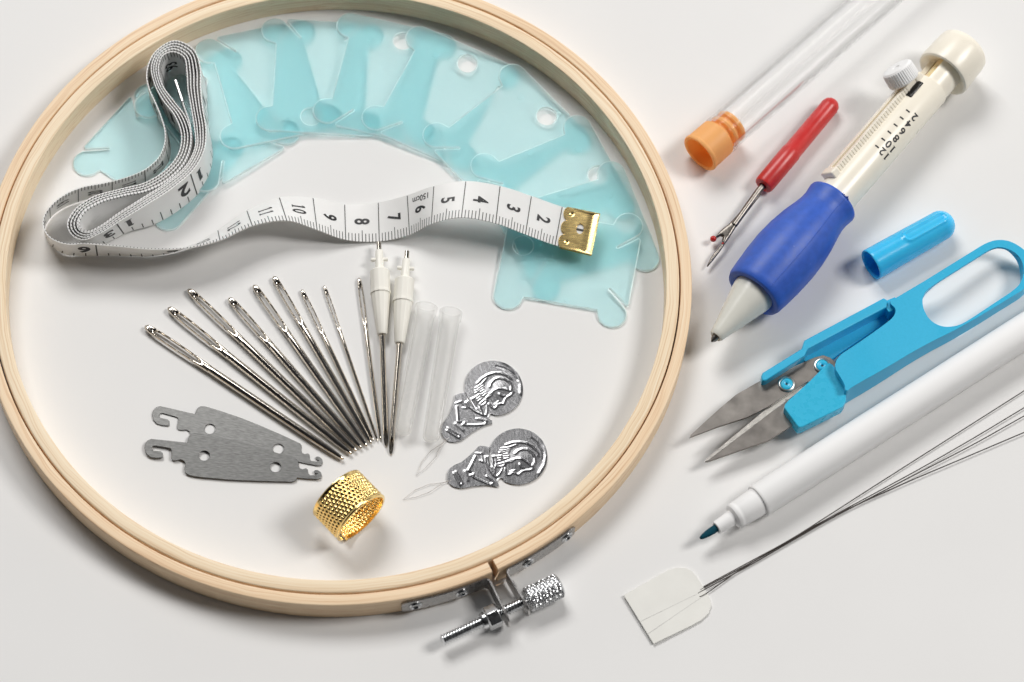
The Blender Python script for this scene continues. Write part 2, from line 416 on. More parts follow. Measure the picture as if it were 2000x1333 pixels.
def outer():
    bm = lathe(FZ, ringprof(RS+0.018, RO, 0.004, HH, 0.034), 220, th0=ga+0.0085, th1=ga+2*PI-0.0085, closed=True)
    bmesh.ops.holes_fill(bm, edges=[e for e in bm.edges if len(e.link_faces) == 1], sides=0)
    return bm
obj('outer_ring', outer(), MT['wood_out'], hoop, ang=50)
ZM = 0.43
def bracket(a_far, a_bend, fl_len, sgn):
    """strap along the outside of the ring, turning outwards into a flange with a rounded end"""
    path = []; n = 26; R = RO+0.045
    for k in range(n+1):
        a = a_far+(a_bend-a_far)*k/n; path.append(HC+Vector((math.cos(a)*R, math.sin(a)*R, 0)))
    rd = Vector((math.cos(a_bend), math.sin(a_bend), 0)); tg = (path[-1]-path[-2]).normalized()
    rf = 0.14
    cpt = path[-1]+rd*rf
    for k in range(1, 7):
        a = k/6*PI/2; path.append(cpt - rd*rf*math.cos(a) + tg*rf*math.sin(a))
    last = path[-1]
    for k in range(1, 15): path.append(last+rd*(fl_len-rf)*k/14)
    L = [0]
    for p, q in zip(path, path[1:]): L.append(L[-1]+(q-p).length)
    tot = L[-1]; hz = 0.31; bm = bmesh.new(); rows = []
    ts = list(L)
    for i, p in enumerate(path):
        t = (path[min(i+1, len(path)-1)]-path[max(i-1, 0)]).normalized(); nn = Vector((t.y, -t.x, 0))
        h = hz
        e = tot-L[i]
        if e < hz: h = math.sqrt(max(0.0004, hz*hz-(hz-e)**2))
        if L[i] < 0.16: h = hz-0.10*(1-L[i]/0.16)**2
        row = [bm.verts.new(p+nn*s*0.032+Vector((0, 0, ZM+z*h))) for s, z in ((-1, -1), (1, -1), (1, 1), (-1, 1))]
        rows.append(row)
    for a, b in zip(rows, rows[1:]):
        for k in range(4): bm.faces.new((a[k], a[(k+1) % 4], b[(k+1) % 4], b[k]))
    bm.faces.new(rows[0]); bm.faces.new(rows[-1][::-1])
    return bm
def rivet(a, par):
    d = Vector((math.cos(a), math.sin(a), 0))
    F = frame(HC+d*(RO+0.055)+Vector((0, 0, ZM)), d)
    pr = [(0, 0.185), (0.04, 0.19), (0.07, 0.165), (0.075, 0.14), (0.05, 0.11), (-0.02, 0.095), (-0.05, 0.0)]
    obj('rivet', lathe(F, pr, 28), MT['zinc'], par)
br1 = obj('bracket', bracket(ang_of(785, 1191, ZM), ang_of(948, 1148, ZM), 1.42, 1), MT['strap'], hoop, bevel=0.012)
for px, py in ((813, 1189), (904, 1162)): rivet(ang_of(px, py, ZM), br1)
br2 = obj('bracket', bracket(ang_of(1129, 1043, ZM), ang_of(1005, 1132, ZM), 1.36, -1), MT['strap'], hoop, bevel=0.012)
for px, py in ((1035, 1105), (1110, 1052)): rivet(ang_of(px, py, ZM), br2)
for b in (br1, br2):
    for ch in b.children: pass
s0 = at(862, 1252, ZM); s1 = at(1094, 1143, ZM); sl = (s1-s0).length
F = frame(s0, s1-s0)
pr = [(0, 0), (0, 0.085)]; n = int((sl-1.05)/0.085)
for k in range(n):
    s = 0.02+k*0.085; pr += [(s, 0.115), (s+0.03, 0.155), (s+0.045, 0.155)]
pr += [(sl-1.0, 0.105), (sl-0.95, 0)]
screw = obj('clamp_screw', lathe(F, pr, 24), MT['zinc'], hoop, ang=20)
k0, k1 = sl-1.02, sl
def knurl(s, th):
    if s < k0+0.05 or s > k1-0.05: return 0
    a = math.sin(th*17+(s-k0)*42); b = math.sin(th*17-(s-k0)*42)
    return 0.028*min(abs(a), abs(b))-0.008
pr = [(k0, 0), (k0, 0.29), (k0+0.03, 0.325)]+[(k0+0.05+(k1-k0-0.1)*k/40, 0.33) for k in range(41)]+[(k1-0.03, 0.325), (k1, 0.29), (k1, 0.0)]
obj('knurled_knob', lathe(F, pr, 136, disp=knurl), MT['zinc'], screw, ang=30)
sn = (at(961, 1204, ZM)-s0).dot(F[1])
bm = bmesh.new(); rows = []
for s, r in ((sn-0.2, 0.0), (sn-0.2, 0.27), (sn-0.16, 0.345), (sn+0.16, 0.345), (sn+0.2, 0.28), (sn+0.2, 0)):
    rows.append((s, r))
lathe(F, rows, 6, bm=bm)
obj('nut', bm, MT['zinc'], screw, ang=20, bevel=0.02)
obj('collar', lathe(F, [(sn-0.34, 0.12), (sn-0.33, 0.21), (sn-0.27, 0.235), (sn-0.205, 0.235), (sn-0.205, 0.12)], 32), MT['zinc'], screw)
# small splinters at the sawn ends of the outer ring
bm = bmesh.new()
p0 = at(972, 1122, 0.8); 
tube([at(966, 1133, 0.75), at(977, 1113, 0.8)], [0.012, 0.005], 5, bm)
obj('splinter', bm, MT['wood_out'], hoop)
bm = tube([at(969, 1144, 0.4), at(990, 1136, 0.45)], [0.012, 0.003], 5)
obj('splinter', bm, MT['wood_out'], hoop)

# ------------------------------------------------------------------ thread winding cards (ten, fanned)
KU, KV, KR, EU = 1.5, 1.40, 0.42, 1.93
def card_outline():
    P = []
    def arc(cx, cv, a0, a1, n=14):
        for k in range(n+1):
            a = math.radians(a0+(a1-a0)*k/n); P.append((cx+KR*math.cos(a), cv+KR*math.sin(a)))
    P.append((-1.05, KV-0.03)); P.append((1.05, KV-0.03))
    arc(KU, KV, 172, -32)
    P += [(1.31, 0.70), (1.285, 0.685), (1.285, 0.655), (1.32, 0.65), (1.84, 1.075), (1.895, 1.06), (1.925, 1.01)]
    P += [(1.925, -1.01), (1.895, -1.06), (1.84, -1.075), (1.32, -0.65), (1.285, -0.655), (1.285, -0.685), (1.31, -0.70)]
    arc(KU, -KV, 32, -172)
    P += [(1.05, -KV+0.03), (-1.05, -KV+0.03)]
    arc(-KU, -KV, -8, -180); arc(-KU, KV, 180, 8)
    return P
TC = 0.072
def inset(P, d):
    """P counter-clockwise with the material on its left: every point moved d into the material"""
    Q = []; n = len(P)
    for i in range(n):
        a, b, c = Vector(P[i-1]), Vector(P[i]), Vector(P[(i+1) % n])
        u, v = (b-a).normalized(), (c-b).normalized(); nu, nv = Vector((-u.y, u.x)), Vector((-v.y, v.x))
        m = nu+nv; k = m.length
        m = m/k*min(1.6, 2/k) if k > 0.2 else nu
        Q.append(tuple(b+m*d))
    return Q
def rim_plate(loops, t, d, dz):
    bm = bmesh.new()
    V0, F0 = cdt(loops); V1, F1 = cdt([inset(l, d) for l in loops])
    B = [bm.verts.new((v.x, v.y, 0)) for v in V0]; T = [bm.verts.new((v.x, v.y, t)) for v in V1]
    for Fs, W, V, up in ((F0, B, V0, -1), (F1, T, V1, 1)):
        for f in Fs:
            a = sum(V[f[k]].x*V[f[(k+1) % 3]].y-V[f[(k+1) % 3]].x*V[f[k]].y for k in range(3))
            bm.faces.new([W[k] for k in (f if a*up > 0 else f[::-1])])
    b = 0
    for l in loops:
        n = len(l); M = [bm.verts.new((p[0], p[1], t-dz)) for p in l]
        for k in range(n):
            k2 = (k+1) % n
            for q in ((B[b+k], B[b+k2], M[k2], M[k]), (M[k], M[k2], T[b+k2], T[b+k])):
                f = bm.faces.new(q); f.material_index = 1
        b += n
    return bm
co = []
for p in card_outline()[::-1]:
    if not co or math.hypot(p[0]-co[-1][0], p[1]-co[-1][1]) > 0.012: co.append(p)
ar = sum(co[k][0]*co[(k+1) % len(co)][1]-co[(k+1) % len(co)][0]*co[k][1] for k in range(len(co)))
if ar < 0: co = co[::-1]
bm = rim_plate([co, circ((-1.36, 0.22), 0.285, 32)[::-1]], TC, 0.03, 0.022)
lathe((Vector((0.15, -1.22, TC)), Vector((0, 0, 1)), Vector((1, 0, 0)), Vector((0, 1, 0))), [(-0.005, 0.075), (0.006, 0.07), (0.006, 0.0)], 18, bm=bm)
lathe((Vector((-1.2, -0.75, TC)), Vector((0, 0, 1)), Vector((1, 0, 0)), Vector((0, 1, 0))), [(-0.005, 0.1), (0.005, 0.095), (0.005, 0.0)], 18, bm=bm)
cards = [  # knob on the slit end, knob on the plain end (both along the side that lies uppermost), and which side that is
    ((168, 318), (333, 428), -1, 'lowest aqua thread card, sticking out to the left of the coiled tape'),
    ((402, 352), (289, 207), 1, 'aqua thread card lying crosswise under the coiled tape measure'),
    ((408, 98), (458, 271), -1, 'aqua thread card just right of the coiled tape, its slit at the hoop side'),
    ((538, 59), (527, 235), -1, 'upright aqua thread card left of the topmost corner hole, slit beside its knob'),
    ((638, 220), (685, 49), 1, 'aqua thread card nearest the hoop top, with a clear hole in its corner'),
    ((733, 233), (820, 75), 1, 'aqua thread card right of the one nearest the hoop top, covering its hole'),
    ((852, 266), (1002, 150), 1, 'aqua thread card leaning to the upper right, over the middle of the fan'),
    ((942, 327), (1132, 249), 1, 'aqua thread card above the small numbers of the tape, pointing right'),
    ((1003, 398), (1194, 341), 1, 'aqua thread card under the brass tape end with one knob jutting out rightmost'),
    ((1228, 443), (1026, 408), -1, 'topmost aqua thread card, lowest in the picture at the right end of the fan'),
]
card0 = None
slopes = [0.0, 0.042, 0.052, 0.055, 0.055, 0.055, 0.055, 0.055, 0.055, 0.055]
for i, (ps, pp, side, lab) in enumerate(cards):
    sl_ = slopes[i]; zt = 0.03+sl_*3.1
    a = at(ps[0], ps[1], zt); b = at(pp[0], pp[1], zt)
    ud = (a-b); ud.z = 0; ud.normalize()                      # towards the slit end
    vd = Vector((-ud.y, ud.x, 0))*-side                       # from the card's middle to the side we placed
    mid = (a+b)/2; cen = mid - vd*KV
    cen.z = 0
    if card0 is None:
        card0 = obj('thread_card', bm, [MT['card'], MT['card_edge_glow']], None, Vector((0, 0, 0)), ang=25); o = card0

    else:
        o = card0.copy(); C.objects.link(o)
    tag(o, lab, 'thread card', 'aqua thread winding cards in a fan')
    # the placed side rides on the card before it, the other side rests on the table
    vdir = (vd + Vector((0, 0, sl_))).normalized()
    if side == -1:
        n = ud.cross(vdir).normalized(); Mx = Matrix((ud, vdir, n)).transposed().to_4x4()
    else:
        y = -vdir; n = ud.cross(y).normalized(); Mx = Matrix((ud, y, n)).transposed().to_4x4()
    Mx.translation = cen + Vector((0, 0, 0.004+sl_*1.82))
    o.matrix_world = Mx

# ------------------------------------------------------------------ measuring tape
TW = 1.22; TT = 0.016
ST = []   # (c or None, a point, b point)
def station(c, pa, za, pb):
    A = at(pa[0], pa[1], za); d = ray(*pb)
    # point on the ray of pb at tape width from A, the one farther from the camera
    oc = CAM-A; bq = oc.dot(d); cq = oc.length_squared-TW*TW; D = bq*bq-cq
    t = -bq+math.sqrt(D) if D > 0 else -bq
    B = CAM+d*t
    if B.z < 0.03: B.z = 0.03
    B = A+(B-A).normalized()*TW
    ST.append([c, A, B])
station(-0.06, (1153, 497), 0.50, (1169, 421))
station(1, (1084, 479.5), 0.56, (1098, 404.5))
station(2, (1026, 458.5), 0.78, (1037.7, 383.5))
station(3, (968, 437), 1.02, (976.5, 364))
station(4, (901.5, 425.5), 1.10, (910, 354.5))
station(5, (843, 438), 0.84, (848, 364))
station(6, (800.5, 459), 0.33, (796, 382))
station(7, (741, 472), 0.06, (739, 396))
station(8, (675, 469), 0.20, (673, 400))
station(9, (619, 450), 0.55, (611, 387.5))
station(10, (560, 432), 0.84, (545.5, 387))
station(11, (493, 442), 0.98, (482.5, 413))
station(12, (430, 470), 1.03, (426, 451.5))
station(13, (366, 485), 1.12, (366, 484))
for pa, za, pb in (((300, 487), 1.2, (304, 499)), ((212, 479.5), 1.22, (217, 498.5)), ((160, 476), 1.22, (160, 499)),
                   ((133, 477), 1.23, (128, 496.5)), ((113, 472), 1.23, (109, 486)), ((97, 463), 1.24, (96, 473)), ((87, 449), 1.24, (88, 456)),
                   ((84, 434), 1.24, (87, 444)), ((88, 418.5), 1.24, (92, 434)), ((101.5, 400.5), 1.24, (101, 422)), ((128.5, 380), 1.24, (127, 404)),
                   ((159, 367), 1.25, (159.5, 392)), ((200, 359), 1.26, (200, 384)), ((250, 346), 1.3, (251, 371)), ((288.7, 328), 1.31, (291, 354)),
                   ((313, 303), 1.31, (318, 332)), ((322, 278), 1.31, (331, 310)), ((322, 254), 1.31, (333, 288)), ((314, 226), 1.31, (325, 260)),
                   ((302, 197), 1.31, (310, 232)), ((291, 172), 1.31, (298, 207)), ((286.5, 148), 1.31, (292, 184))):
    station(None, pa, za, pb)
OUT = [(342, 80), (378, 97), (391, 133), (392, 170), (396, 210), (403, 256), (400, 290), (385, 323), (340, 366), (288, 400), (239, 430), (195, 457), (160, 470), (135, 456), (129, 437), (141, 412), (169, 389), (232, 368), (281, 355), (330, 322), (349, 289), (350, 262), (335, 223), (313, 195), (297, 160), (292, 127), (305, 100)]
INN = [(337, 101), (358, 110), (365, 140), (367, 172), (373, 207), (380, 250), (382, 283), (364, 323), (325, 357), (272, 391), (228, 419), (195, 442), (170, 452), (157, 447), (154, 434), (165, 414), (190, 398), (242, 382), (286, 373), (322, 356), (361, 317), (374, 270), (362, 226), (342, 200), (316, 163), (310, 130), (319, 108)]
NL = 5; nO = len(OUT)
LEAN = Vector((0.10, -0.02, 0))
def coil_pt(f, k):
    o, i = OUT[k], INN[k]
    return at(o[0]+(i[0]-o[0])*f, o[1]+(i[1]-o[1])*f, 1.32)
def coil_lean(k):
    t = max(0, min(1, (OUT[k][1]-385)/65)); t = t*t*(3-2*t)
    return Vector((0.10, -0.02, 0)).lerp(Vector((0.06, 0.30, 0)), t)
BARE = []
for q in range(0, NL*nO-4):
    k = (q+26) % nO; lay = (q-1)/nO
    f = max(0, min(1, lay/(NL-1.0)))
    A = coil_pt(f, k)
    B = A + (coil_lean(k)+Vector((0, 0, -1))).normalized()*TW
    if q > (NL-1)*nO and 9 <= k <= 19: BARE.append(len(ST))
    ST.append([None, A, B])
# inner end leaves the coil and stands free in the upper hollow
for p in ((371, 243), (361, 212), (351, 181), (343, 158)):
    A = at(p[0], p[1], 1.30); B = A+Vector((0.06, -0.04, -1)).normalized()*TW; ST.append([None, A, B])
for i, s in enumerate(ST):
    if s[0] is None:
        p = ST[i-1]; s[0] = p[0]+(((s[1]+s[2])-(p[1]+p[2]))/2).length/0.985
cs = np.array([s[0] for s in ST]); QA = np.array([s[1] for s in ST]); QB = np.array([s[2] for s in ST])
def hermite(Q, c):
    i = int(np.clip(np.searchsorted(cs, c)-1, 0, len(cs)-2))
    def tan(j):
        if j == 0: return (Q[1]-Q[0])/(cs[1]-cs[0])
        if j == len(cs)-1: return (Q[-1]-Q[-2])/(cs[-1]-cs[-2])
        h0, h1 = cs[j]-cs[j-1], cs[j+1]-cs[j]
        return ((Q[j]-Q[j-1])/h0*h1+(Q[j+1]-Q[j])/h1*h0)/(h0+h1)
    h = cs[i+1]-cs[i]; t = (c-cs[i])/h
    return (2*t**3-3*t**2+1)*Q[i]+(t**3-2*t**2+t)*h*tan(i)+(-2*t**3+3*t**2)*Q[i+1]+(t**3-t**2)*h*tan(i+1)
CEND = cs[-1]
DC = 0.04; NS = int((CEND-cs[0])/DC)+1
SC = np.linspace(cs[0], CEND, NS)
SA = np.array([hermite(QA, c) for c in SC]); SB = np.array([hermite(QB, c) for c in SC])
TG = np.gradient((SA+SB)/2, axis=0); TG /= np.linalg.norm(TG, axis=1)[:, None]
WD = SB-SA; WD /= np.linalg.norm(WD, axis=1)[:, None]
NR = np.cross(TG, WD); NR /= np.linalg.norm(NR, axis=1)[:, None]
if NR[40][2] < 0: NR = -NR        # the centimetre face looks up at the brass end
def tp(c, v, off):
    """point on the tape: c along it in cm, v from the millimetre edge (0) to the other (1), off along the cm face's normal"""
    x = np.clip((c-SC[0])/(SC[1]-SC[0]), 0, NS-1.001); i = int(x); t = x-i
    A = SA[i]*(1-t)+SA[i+1]*t; B = SB[i]*(1-t)+SB[i+1]*t; n = NR[i]*(1-t)+NR[i+1]*t
    return Vector(A+(B-A)*v+n*off)
tape = thing('measuring_tape', 'white soft measuring tape with black numbers, half coiled, its brass end on the aqua cards', 'tape measure', at(420, 440, 0))
bm = bmesh.new(); prev = None
for i in range(NS):
    row = [bm.verts.new(Vector(p)) for p in (SA[i]+NR[i]*TT, SB[i]+NR[i]*TT, SB[i]-NR[i]*TT, SA[i]-NR[i]*TT)]
    if prev:
        for k in range(4): bm.faces.new((prev[k], row[k], row[(k+1) % 4], prev[(k+1) % 4]))
    else: bm.faces.new(row)
    prev = row
bm.faces.new(prev[::-1])
bmesh.ops.recalc_face_normals(bm, faces=bm.faces[:])
def ink_quad(c0, c1, v0, v1, off):
    f = bm.faces.new([bm.verts.new(tp(c, v, off)) for c, v in ((c0, v0), (c1, v0), (c1, v1), (c0, v1))]); f.material_index = 1
def ink_text(s, c, v, size, off, mode, bold=0.0, xs=1.0):
    V, Fc = text_tris(s, size, bold, xs)
    vv = []
    for x, y in V:
        if mode == 'cm':   cc, w_ = c-y/0.985, v-x/TW          # glyph top towards the brass end, reading towards the mm edge
        elif mode == 'in': cc, w_ = c+x/0.985, v+y/TW
        else:              cc, w_ = c+x/0.985, v-y/TW          # small print, upside down to the camera
        vv.append(bm.verts.new(tp(cc, w_, off)))
    for f in Fc:
        try: bm.faces.new([vv[i] for i in f]).material_index = 1
        except ValueError: pass
IO = TT+0.006
BC0, BC1 = (cs[BARE[0]], cs[BARE[-1]]) if BARE else (1e9, 1e9)
n_mm = int((CEND-0.3)*10)
for k in range(8, n_mm):
    c = k/10
    if c > CEND-0.6: break
    hw = 0.0105
    if k % 10 == 0: v1 = 0.985; hw = 0.013
    elif k % 10 == 5: v1 = 0.29
    else: v1 = 0.205
    if BC0 < c < BC1: v1 = 0.05
    ink_quad(c-hw, c+hw, 0.0, v1, IO)
    # the print wraps over the cut edge
    vq = [bm.verts.new(tp(c+s*0.011, -0.006, o_)) for s, o_ in ((-1, IO), (1, IO), (1, 0.002), (-1, 0.002))]
    bm.faces.new(vq).material_index = 1
    vq = [bm.verts.new(tp(c+s*0.011, v_, IO)) for s, v_ in ((-1, 0.0), (1, 0.0), (1, -0.006), (-1, -0.006))]
    bm.faces.new(vq).material_index = 1
for n in range(1, int(CEND)-1):
    c = n-0.5 if n > 1 else 0.40
    if BC0 < c < BC1: continue
    if n < 10: ink_text(str(n), c, 0.53, 0.58, IO, 'cm', 0.016, 0.70)
    else: ink_text(str(n), c, 0.55, 0.58, IO, 'cm', 0.012, 0.62)
ink_text('150cm', 5.5, 0.80, 0.26, IO, 'small', 0.003, 0.95)
# inch face
tgt = at(248, 464, 0.22); best = min((i for i in range(NS) if SC[i] < 62), key=lambda i: (Vector(SB[i])-tgt).length + (0 if SC[i] > 25 else 5))
# first layer only
cand = [i for i in range(NS) if (Vector(SB[i])-tgt).length < 0.45 and SC[i] > 24]
best = cand[0]+0 if cand else best
grp = [i for i in cand if SC[i] < SC[cand[0]]+2]
best = min(grp, key=lambda i: (Vector(SB[i])-tgt).length) if grp else best
c13 = SC[best]
for e in range(-200, 400):
    c = c13+e*2.54/8
    if c < 1.2 or c > CEND-0.7: continue
    hw = 0.016
    if e % 8 == 0: v0 = 0.03; hw = 0.02
    elif e % 8 == 4: v0 = 0.60
    else: v0 = 0.74
    ink_quad(c-hw, c+hw, v0, 0.975, -IO)
    if e % 8 == 0:
        n = 13+e//8
        if n < 1: continue
        if n < 10: ink_text(str(n), c+0.36, 0.46, 0.74, -IO, 'in', 0.028)
        else:
            ink_text(str(n)[0], c-0.32, 0.42, 0.74, -IO, 'in', 0.028); ink_text(str(n)[1], c+0.35, 0.42, 0.74, -IO, 'in', 0.028)
band = obj('tape_band', bm, [MT['tape'], MT['ink']], tape, recalc=False)
for p in band.data.polygons: p.use_smooth = False
# brass ends
def clip_loop(c0, c1):
    P = [(c0, -0.03), (c0, 1.03)]
    P += [(c1-0.06, 1.03)]
    for cv in (0.86, 0.5, 0.14):
        rv = 0.17
        for k in range(9):
            a = PI/2-PI*k/8; P.append((c1-0.10+0.13*math.cos(a), cv+rv*math.sin(a)))
    P += [(c1-0.06, -0.03)]
    return P
def clip(c0, c1, hole, sides):
    lp = clip_loop(c0, c1); loops = [lp]
    if hole: loops.append([(0.37+0.105*math.cos(2*PI*k/24), 0.545+0.125*math.sin(2*PI*k/24)) for k in range(24)])
    extra = [(c0+(c1-c0)*x/36+0.0007, y/36+0.0005) for x in range(1, 36) for y in range(1, 36)]
    extra = [e for e in extra if inpoly(e[0], e[1], lp) and not (hole and inpoly(e[0], e[1], loops[1])) and segdist([e], loops)[0] > 0.012]
    dim = [(0.68, 0.86), (0.68, 0.14)]
    for d in dim: pass
    def hi(c, v):
        z = 0.052
        if hole:
            for d in dim:
                q = math.hypot(c-d[0], (v-d[1])/0.82)
                z -= 0.035*math.exp(-(q/0.04)**4)
            z += 0.03*math.exp(-((c-c0)/0.10)**2)-0.012*math.exp(-((c-c0-0.2)/0.07)**2)
        return tp_ext(c, v, z)
    return prism(loops, lambda c, v: tp_ext(c, v, sides), hi, extra)
def tp_ext(c, v, off):
    cc = max(SC[0], min(CEND, c)); p = tp(cc, v, off)
    if c < SC[0]: p -= Vector(TG[0])*(SC[0]-c)
    if c > CEND: p += Vector(TG[-1])*(c-CEND)
    return p
obj('brass_end', clip(-0.1, 0.9, True, 0.022), MT['brass'], tape, bevel=0.012, ang=45)
obj('brass_end_fold', clip(-0.1, 0.9, False, -0.03) if False else prism([clip_loop(-0.1, 0.9)], lambda c, v: tp_ext(c, v, -0.045), lambda c, v: tp_ext(c, v, -0.02)), MT['brass'], tape)
bm = prism([[(CEND-0.75, -0.03), (CEND-0.75, 1.03), (CEND+0.02, 1.03), (CEND+0.02, -0.03)]], lambda c, v: tp_ext(c, v, -0.028), lambda c, v: tp_ext(c, v, 0.028),
           [(CEND-0.75+0.1*k, 0.5) for k in range(1, 7)])
obj('steel_end', bm, MT['strap'], tape, bevel=0.008)

# ------------------------------------------------------------------ needles
def puffy(loops, w, H, gx, gy, x0=0, zc=0.0):
    xs = [p[0] for p in loops[0]]; ys = [p[1] for p in loops[0]]
    ex = [(x+1e-4, y+1e-4) for x in np.arange(min(xs), max(xs), gx) for y in np.arange(min(ys), max(ys), gy)]
    ex = [e for e in ex if inpoly(e[0], e[1], loops[0]) and not any(inpoly(e[0], e[1], h) for h in loops[1:])]
    d = segdist(ex, loops); ex = [e for e, q in zip(ex, d) if q > 0.25*gy]
    cache = {}
    def hgt(x, y):
        q = segdist([(x, y)], loops)[0]; t = min(1, q/w)
        return H*math.sqrt(max(0, 1-(1-t)**2))
    return prism(loops, lambda x, y: Vector((x, y, zc-hgt(x, y)-0.002)), lambda x, y: Vector((x, y, zc+hgt(x, y)+0.002)), ex)
NLEN = 7.0
def needle_parts(par):
    out = []; slot = []
    prof = [(0.0, 0.02), (0.04, 0.062), (0.12, 0.092), (0.3, 0.106), (0.7, 0.115), (1.2, 0.115), (1.7, 0.11), (2.1, 0.104), (2.35, 0.098)]
    out = [(x, y) for x, y in prof]+[(x, -y) for x, y in reversed(prof)]
    sp = [(0.34, 0.0), (0.38, 0.035), (0.5, 0.052), (0.8, 0.058), (1.3, 0.058), (1.7, 0.048), (1.9, 0.025), (1.96, 0.0)]
    slot = sp+[(x, -y) for x, y in reversed(sp[1:-1])]
    obj('eye', puffy([out, slot], 0.045, 0.062, 0.07, 0.015, zc=0.1), MT['nickel'], par, Vector((0, 0, 0)), ang=60)
    F = (Vector((0, 0, 0.1)), Vector((1, 0, 0)), Vector((0, 0, 1)), Vector((0, -1, 0)))
    pr = [(1.98, 0.0), (2.0, 0.04), (2.15, 0.075), (2.4, 0.099), (3.0, 0.1), (5.8, 0.095), (6.5, 0.078), (6.85, 0.055), (6.96, 0.035), (7.0, 0.0)]
    obj('shaft', lathe(F, pr, 24), MT['nickel'], par, Vector((0, 0, 0)), ang=60)
needles = [((283, 637), (672, 898), 0.225, 'thickest long needle at the left end of the fan, lowest eye, beside the hook plates'),
           ((328, 601), (688, 888), 0.22, 'thick long needle second from the left end of the needle fan'),
           ((367, 565), (697, 882), 0.21, 'thick needle third from the left, its eye above and left of the shorter needle'),
           ((447, 582), (707, 877), 0.20, 'needle fourth from the left, its eye set lower than both neighbours'),
           ((495, 557), (717, 873), 0.19, 'needle fifth from the left in the fan, left of the highest eye'),
           ((534, 540), (726, 868), 0.185, 'needle reaching highest in the fan, sixth from the left'),
           ((589, 566), (730, 862), 0.135, 'thin needle right of the highest one, the lower eye of two thin needles'),
           ((633, 558), (738, 863), 0.105, 'thinnest needle, standing alone right of the slightly thicker thin one'),
           ((701, 543), (743, 860), 0.125, 'thin needle leaning almost upright beside the first ivory punch tip')]
nd0 = None
for k, (pe, pt, wd, lab) in enumerate(needles):
    a = at(pe[0], pe[1], wd/2); b = at(pt[0], pt[1], wd/2)
    if nd0 is None:
        nd0 = thing('needle', lab, 'needle', (0, 0, 0), 'needles in a fan'); needle_parts(nd0); n = nd0
    else:
        n = dup(nd0, lab)
    d = b-a
    n.location = (a.x, a.y, 0.003); n.rotation_euler = (0, 0, math.atan2(d.y, d.x)); n.scale = (d.length/NLEN, wd/0.2, wd/0.2)

# ------------------------------------------------------------------ punch needle tips
def punch_tip(par, L):
    X = (Vector((0, 0, 0)), Vector((1, 0, 0)), Vector((0, 0, 1)), Vector((0, -1, 0)))
    rib = lambda s, th: 0.008*(1 if math.sin(th*12) > 0.3 else 0)
    hub = [(0.26, 0), (0.26, 0.10), (0.28, 0.115), (0.88, 0.125), (0.9, 0.25), (0.94, 0.285), (1.5, 0.272), (1.56, 0.272), (1.57, 0.29), (1.64, 0.29), (1.65, 0.265), (2.2, 0.21), (2.88, 0.15), (2.92, 0.13), (2.92, 0)]
    h = obj('hub', lathe(X, hub, 72, disp=lambda s, th: rib(s, th) if 0.94 < s < 2.6 else 0), MT['hub'], par, Vector((0, 0, 0)))
    for sg in (-1, 1):
        Fy = (Vector((0.55, 0, 0)), Vector((0, sg, 0)), Vector((1, 0, 0)), Vector((0, 0, 1)))
        obj('peg', lathe(Fy, [(0.08, 0.05), (0.2, 0.062), (0.24, 0.05), (0.25, 0)], 14), MT['hub'], h, Vector((0, 0, 0)))
    obj('tail', lathe(X, [(0.0, 0), (0.0, 0.062), (0.01, 0.07), (0.28, 0.07), (0.28, 0)], 20), MT['nickel'], par, Vector((0, 0, 0)))
    # hollow shaft, cut on a slant at the point
    bm = bmesh.new(); R = 0.082; rows = []; seg = 24; cut = L-0.55
    for s in (2.85, 3.2, 4.2, 5.0, cut):
        rows.append([bm.verts.new((s, R*math.cos(2*PI*k/seg), R*math.sin(2*PI*k/seg))) for k in range(seg)])
    rows.append([bm.verts.new((cut+0.02+0.53*(0.5-0.5*math.sin(2*PI*k/seg))**0.8, R*math.cos(2*PI*k/seg)*(1-0.5*(0.5-0.5*math.sin(2*PI*k/seg))), R*math.sin(2*PI*k/seg))) for k in range(seg)])
    rows.append([bm.verts.new((v.co.x-0.012, v.co.y*0.72, v.co.z*0.78)) for v in rows[-1]])
    rows.append([bm.verts.new((cut-0.3, v.co.y*0.9, v.co.z*0.9)) for v in rows[-1]])
    for a, b in zip(rows, rows[1:]):
        for k in range(seg): bm.faces.new((a[k], a[(k+1) % seg], b[(k+1) % seg], b[k]))
    bm.faces.new(rows[-1])
    obj('hollow_shaft', bm, MT['nickel'], par, Vector((0, 0, 0)), ang=45)
pt0 = thing('punch_needle_tip', 'ivory hubbed punch needle tip, the left one, its steel tail touching the tape', 'punch needle', (0, 0, 0), 'ivory punch needle tips')
LT = 6.35
punch_tip(pt0, LT)
pt1 = dup(pt0, 'ivory hubbed punch needle tip, the right one, between its twin and the clear tubes')
for n, a, b in ((pt0, (740, 474), (754, 872)), (pt1, (795, 491), (763, 889))):
    A = at(a[0], a[1], 0.30); B = at(b[0], b[1], 0.10); d = B-A
    n.rotation_euler = d.to_track_quat('X', 'Z').to_euler(); n.location = A; n.scale = (d.length/LT,)*3

